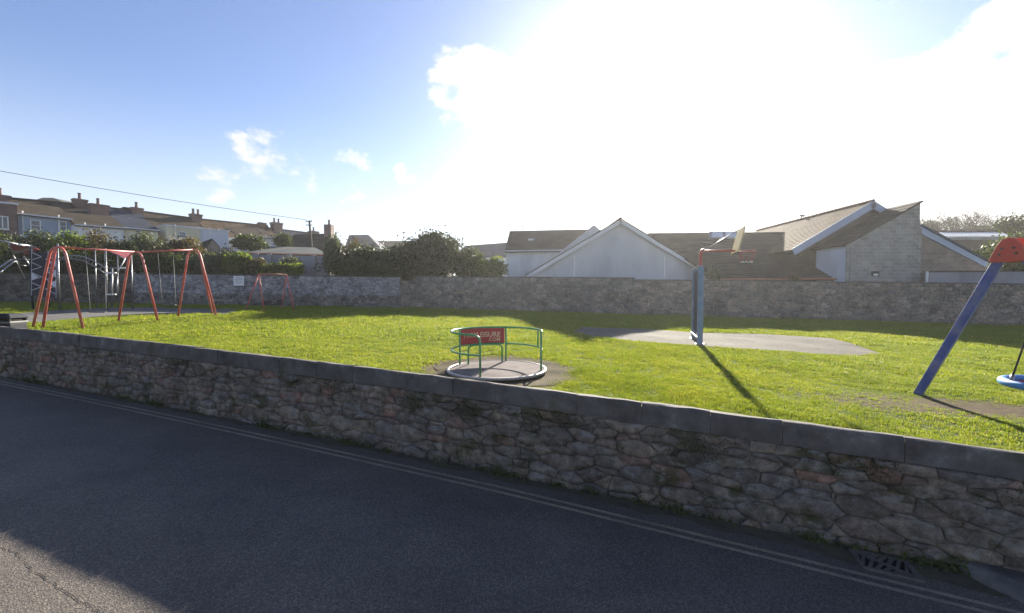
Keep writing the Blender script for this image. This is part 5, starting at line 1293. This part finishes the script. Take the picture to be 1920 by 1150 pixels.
S('hedge', 'broad dark clipped hedge left of the tallest bush', 612, 768, 464, 530, 32.5, 'leaf_dark', 14000, .11, 20, clumps=200, depth=1.8)
S('hedge', 'dark rounded hedge filling behind the low wall link', 696, 800, 465, 532, 32, 'leaf_dark', 11000, .11, 21, clumps=160, depth=1.7)
S('tree', 'tallest dark evergreen bush at the middle of the hedges', 752, 862, 438, 526, 33, 'leaf_dark', 15000, .12, 22, 'tree', clumps=150, depth=2.0)
S('shrub', 'dark green bush right of the tallest evergreen', 846, 912, 468, 526, 32.5, 'leaf_mid', 7000, .11, 23, depth=1.2)
S('shrub', 'light olive shrub against the white house corner', 896, 952, 484, 524, 31.2, 'leaf_bright', 4000, .10, 24, depth=.8)
S('shrub', 'leafy bush behind the red swing cap', 1846, 1990, 440, 520, 28, 'leaf_mid', 9000, .12, 25, clumps=110, depth=1.4)
S('shrub', 'small pale weed on the wall top behind the basketball post', 1318, 1352, 500, 526, 26.2, 'leaf_grey', 900, .07, 26, depth=.3, stems=3)
S('shrub', 'small dry weed on the gutter above the rubble wall', 1478, 1500, 514, 526, 25.6, 'leaf_brown', 350, .06, 27, depth=.2, stems=2)
S('tree', 'dark conifer at the right edge beyond the red swing cap', 1872, 1990, 396, 470, 46, 'leaf_dark', 6500, .16, 28, 'tree', depth=2.0)

# bare winter trees beyond the flat hall
def bare_tree(label, x, ytop, Y, seed, spread=1.0):
    r = random.Random(seed); g = P(x, 470, Y); top = P(x, ytop, Y); H = top.z - g.z
    root = thing('bare_tree', low(g, g.z - 2), label, 'tree', 'bare trees on the skyline')
    trunk, twigs = MB(), MB()
    def grow(p, d, L, rad, lvl):
        q = p + d * L; m = trunk if lvl < 2 else twigs
        m.tube([p, q], [rad, rad * .65], 5 if lvl < 2 else 3, False)
        if lvl >= 5: return
        for k in range(3 if lvl < 4 else 4):
            nd = (d + Vector((r.gauss(0, .55) * spread, r.gauss(0, .5) * spread, r.gauss(.12, .3)))).normalized()
            grow(p.lerp(q, r.uniform(.55, 1.0)), nd, L * r.uniform(.6, .82), rad * .6, lvl + 1)
    grow(low(g, g.z - 2), Vector((r.gauss(0, .05), 0, 1)), H * .42 + 1, .22, 0)
    trunk.build('trunk', 'bark', root, True); twigs.build('crown', 'twig', root)
names = ['first bare tree right of the block tower on the skyline', 'second bare tree from the block tower on the skyline', 'third bare tree from the block tower on the skyline', 'fourth bare tree from the block tower on the skyline', 'fifth bare tree from the block tower on the skyline', 'sixth bare tree from the block tower on the skyline', 'bare tree on the skyline nearest the right edge']
for i, (x, yt) in enumerate(((1738, 421), (1764, 416), (1790, 412), (1816, 406), (1842, 413), (1868, 409), (1900, 406))): bare_tree(names[i], x, yt, 62 + 3 * (i % 3), 40 + i)
rs = np.random.default_rng(99)
c = [blob_points(rs, tuple(P(x, 440, 72)), (4.0, 1.5, 2.3), 3500, 40)[0] for x in (1730, 1780, 1830, 1880, 1930)]
stuff(leaf_mesh('woodland', np.concatenate(c), .13, 'leaf_dark', None, rs)); bpy.data.objects['woodland']['label'] = 'brown winter scrub under the bare skyline trees'; bpy.data.objects['woodland']['category'] = 'woodland'
# wooded rise far off behind the terrace
m = MB(); pts = [P(20, 400, 160), P(52, 383, 160), P(66, 375, 160), P(80, 371, 160), P(98, 371, 160), P(112, 376, 160), P(126, 385, 160), P(170, 405, 160), P(220, 470, 160), P(-60, 470, 160)]
struct(MB().prism(pts, (0, 60, 0)).build('hill', 'hill_grass'))

# ------------------------------------------------------------------ turf
def in_poly(x, y, poly):
    c = False; n = len(poly); j = n - 1
    for i in range(n):
        xi, yi = poly[i]; xj, yj = poly[j]
        if (yi > y) != (yj > y) and x < (xj - xi) * (y - yi) / (yj - yi) + xi: c = not c
        j = i
    return c
def in_poly_np(x, y, poly):
    c = np.zeros(len(x), bool); n = len(poly); j = n - 1
    for i in range(n):
        xi, yi = poly[i]; xj, yj = poly[j]
        k = ((yi > y) != (yj > y)); with_ = (xj - xi) * (y - yi) / ((yj - yi) if abs(yj - yi) > 1e-12 else 1e-12) + xi
        c ^= k & (x < with_); j = i
    return c
def field_z_np(x, y):
    z = 0.63 - 0.01394 * x + 0.02304 * y
    z = z + 0.22 * np.exp(-(((x + 13.0) / 3.8) ** 2 + ((y - 19.6) / 3.2) ** 2))
    return z + 0.025 * np.sin(x * 0.9 + 1.3) * np.sin(y * 0.7) + 0.012 * np.sin(x * 2.3 + y * 1.9)
def bare_np(x, y):
    v = np.zeros(len(x))
    for (cx, cy, rx, ry, a, am) in BARE:
        dx, dy = x - cx, y - cy; c, s = math.cos(a), math.sin(a)
        v = np.maximum(v, am * np.exp(-(((dx * c + dy * s) / rx) ** 2 + ((-dx * s + dy * c) / ry) ** 2) * .8))
    r = np.hypot(x - RB.x, y - RB.y); return np.maximum(v, np.clip(1.15 - (r - 1.22) / .45 + .25 * np.sin(np.arctan2(y - RB.y, x - RB.x) * 5) * .6, 0, 1.2) * (r < 2.0))
def turf():
    rs = np.random.default_rng(5)
    # tuft prototypes: a fan of bent blades
    protos = []
    coll = bpy.data.collections.new('turf_tufts')
    for k in range(4):
        vs, fs, rr = [], [], []
        for b in range(11):
            a = rs.uniform(0, 6.28); p = rs.normal(size=2) * .035; h = rs.uniform(.022, .055); w = rs.uniform(.0035, .006); ln = rs.uniform(.3, 1.0) * h
            d = np.array([math.cos(a), math.sin(a)]); e = np.array([-d[1], d[0]]) * w; o = len(vs)
            q0, q1, q2 = p, p + d * ln * .4, p + d * ln
            vs += [(*(q0 - e), -.01), (*(q0 + e), -.01), (*(q1 + e * .8), h * .6), (*(q1 - e * .8), h * .6), (*q2, h)]
            fs += [(o, o + 1, o + 2, o + 3), (o + 3, o + 2, o + 4)]; rr += [rs.uniform(0, 1)] * 5
        me = bpy.data.meshes.new('turf_tuft'); me.from_pydata(vs, [], fs); me.update(); me.materials.append(MATS['grass_blade'])
        at = me.attributes.new('rnd', 'FLOAT', 'POINT'); at.data.foreach_set('value', rr)
        o = bpy.data.objects.new('turf_tuft', me); coll.objects.link(o); protos.append(o)
    pts, scs = [], []
    # bands of depth: dense and fine near the wall, sparser and larger far off
    for (y0, y1, dens, sc) in ((3.0, 8.5, 760, .78), (8.5, 13, 360, 1.02), (13, 19, 150, 1.6), (19, 29.6, 75, 2.1)):
        xl, xr = -1.32 * y1, 1.32 * y1; n = int((xr - xl) * (y1 - y0) * dens)
        x = rs.uniform(xl, xr, n); y = rs.uniform(y0, y1, n)
        keep = (np.abs(x) < 1.33 * y + .5) & (((x - W0.x) * WN.x + (y - W0.y) * WN.y) < -.24)
        x, y = x[keep], y[keep]
        lim = 29.3 - np.clip(x + 7.1, 0, 100) * .232; keep = y < lim
        d0 = np.array([2.44, 6.94])
        b = bare_np(x, y); clump = .5 + .5 * np.sin(x * 5.1 + 2 * np.sin(y * 3.3)) * np.sin(y * 4.7 + 1.7 * np.sin(x * 2.9))
        keep &= rs.uniform(0, 1, len(x)) > b * 1.05; keep &= ~in_poly_np(x, y, PAD_POLY) & ~in_poly_np(x, y, PATH_POLY)
        x, y, b, clump = x[keep], y[keep], b[keep], clump[keep]
        s = sc * (.55 + .55 * clump) * rs.uniform(.7, 1.3, len(x)) * (1 - .5 * np.clip(b, 0, 1))
        # uncut fringe along the foot of the wall
        ws = -((x - W0.x) * WN.x + (y - W0.y) * WN.y); s *= 1 + .9 * np.exp(-((ws - .24) / .3) ** 2)
        pts.append(np.stack([x, y, field_z_np(x, y)], 1)); scs.append(s)
    p = np.concatenate(pts); s = np.concatenate(scs); n = len(p)
    me = bpy.data.meshes.new('grass'); me.vertices.add(n); me.vertices.foreach_set('co', p.reshape(-1)); me.update()
    at = me.attributes.new('tuft_scale', 'FLOAT', 'POINT'); at.data.foreach_set('value', s)
    o = bpy.data.objects.new('grass', me); COL.objects.link(o)
    tag(o, 'short green turf covering the playing field', 'grass', kind='stuff')
    ng = bpy.data.node_groups.new('turf', 'GeometryNodeTree'); ng.interface.new_socket('Geometry', in_out='INPUT', socket_type='NodeSocketGeometry'); ng.interface.new_socket('Geometry', in_out='OUTPUT', socket_type='NodeSocketGeometry')
    N, L = ng.nodes, ng.links; gi, go = N.new('NodeGroupInput'), N.new('NodeGroupOutput')
    ci = N.new('GeometryNodeCollectionInfo'); ci.inputs['Collection'].default_value = coll; ci.inputs['Separate Children'].default_value = True; ci.inputs['Reset Children'].default_value = True
    iop = N.new('GeometryNodeInstanceOnPoints'); iop.inputs['Pick Instance'].default_value = True
    rv = N.new('FunctionNodeRandomValue'); rv.data_type = 'FLOAT_VECTOR'; rv.inputs['Min'].default_value = (-.18, -.18, 0); rv.inputs['Max'].default_value = (.18, .18, 6.283)
    na = N.new('GeometryNodeInputNamedAttribute'); na.data_type = 'FLOAT'; na.inputs['Name'].default_value = 'tuft_scale'
    L.new(gi.outputs[0], iop.inputs['Points']); L.new(ci.outputs[0], iop.inputs['Instance']); L.new(rv.outputs['Value'], iop.inputs['Rotation']); L.new(na.outputs['Attribute'], iop.inputs['Scale']); L.new(iop.outputs[0], go.inputs[0])
    md = o.modifiers.new('turf', 'NODES'); md.node_group = ng
    return n
turf()

# moss and small weeds on the roadside wall
def wall_growth():
    rs = np.random.default_rng(31); pts, tint = [], []
    top = WALL_H - .27
    for (s0, w, t0, h, n) in ((-9.5, .5, top - .04, .10, 500), (-6.8, .6, top - .05, .10, 600), (-3.2, .5, top - .06, .14, 700), (-.6, .35, top - .16, .22, 900), (.55, .5, top - .07, .12, 1200), (2.25, .42, top - .16, .25, 1300), (3.95, .25, top - .12, .16, 500), (5.2, .2, top - .1, .14, 300)):
        s = s0 + rs.normal(size=n) * w * .55; t = np.minimum(top + .005, t0 + rs.normal(size=n) * h * .5)
        for a, b in zip(s, t): pts.append(tuple(wall_pt(a, b, .034 + abs(rs.normal()) * .006))); tint.append(rs.uniform(.1, .8))
    o = leaf_mesh('moss', np.array(pts), .009, 'moss', NEAR, rs, 0, np.array(tint), .8); stuff(o)
    pts = []
    for k in range(46):
        s0 = rs.uniform(-13, 6.5); n = int(rs.uniform(15, 70)); w = rs.uniform(.04, .22)
        for _ in range(n): pts.append(tuple(wall_pt(s0 + rs.normal() * w, abs(rs.normal()) * .045 + .01, .045 + abs(rs.normal()) * .035)))
    o = leaf_mesh('weeds', np.array(pts), .02, 'leaf_mid', NEAR, rs, .8); stuff(o)
wall_growth()
# ------------------------------------------------------------------ scattering volume added to lift dark tones like lens glare
VEIL_DENSITY = 0.0006
def glare_veil():
    x0, x1, y0, y1, z0, z1 = -140, 140, -30, 175, -8.0, 26.0
    m = MB(); m.box(((x0 + x1) / 2, (y0 + y1) / 2, (z0 + z1) / 2), (x1 - x0, y1 - y0, z1 - z0)); o = m.build('glare_veil', None); stuff(o); o['label'] = 'thin scattering volume added to imitate lens glare towards the sun'; o['category'] = 'glare_veil'
    mt = bpy.data.materials.new('glare_veil'); mt.use_nodes = True; nt = mt.node_tree; nt.nodes.clear()
    out = nt.nodes.new('ShaderNodeOutputMaterial'); v = nt.nodes.new('ShaderNodeVolumePrincipled')
    v.inputs['Color'].default_value = (0.95, 0.93, 0.92, 1); v.inputs['Density'].default_value = VEIL_DENSITY; v.inputs['Anisotropy'].default_value = 0.6
    nt.links.new(v.outputs[0], out.inputs['Volume']); o.data.materials.append(mt)
glare_veil()
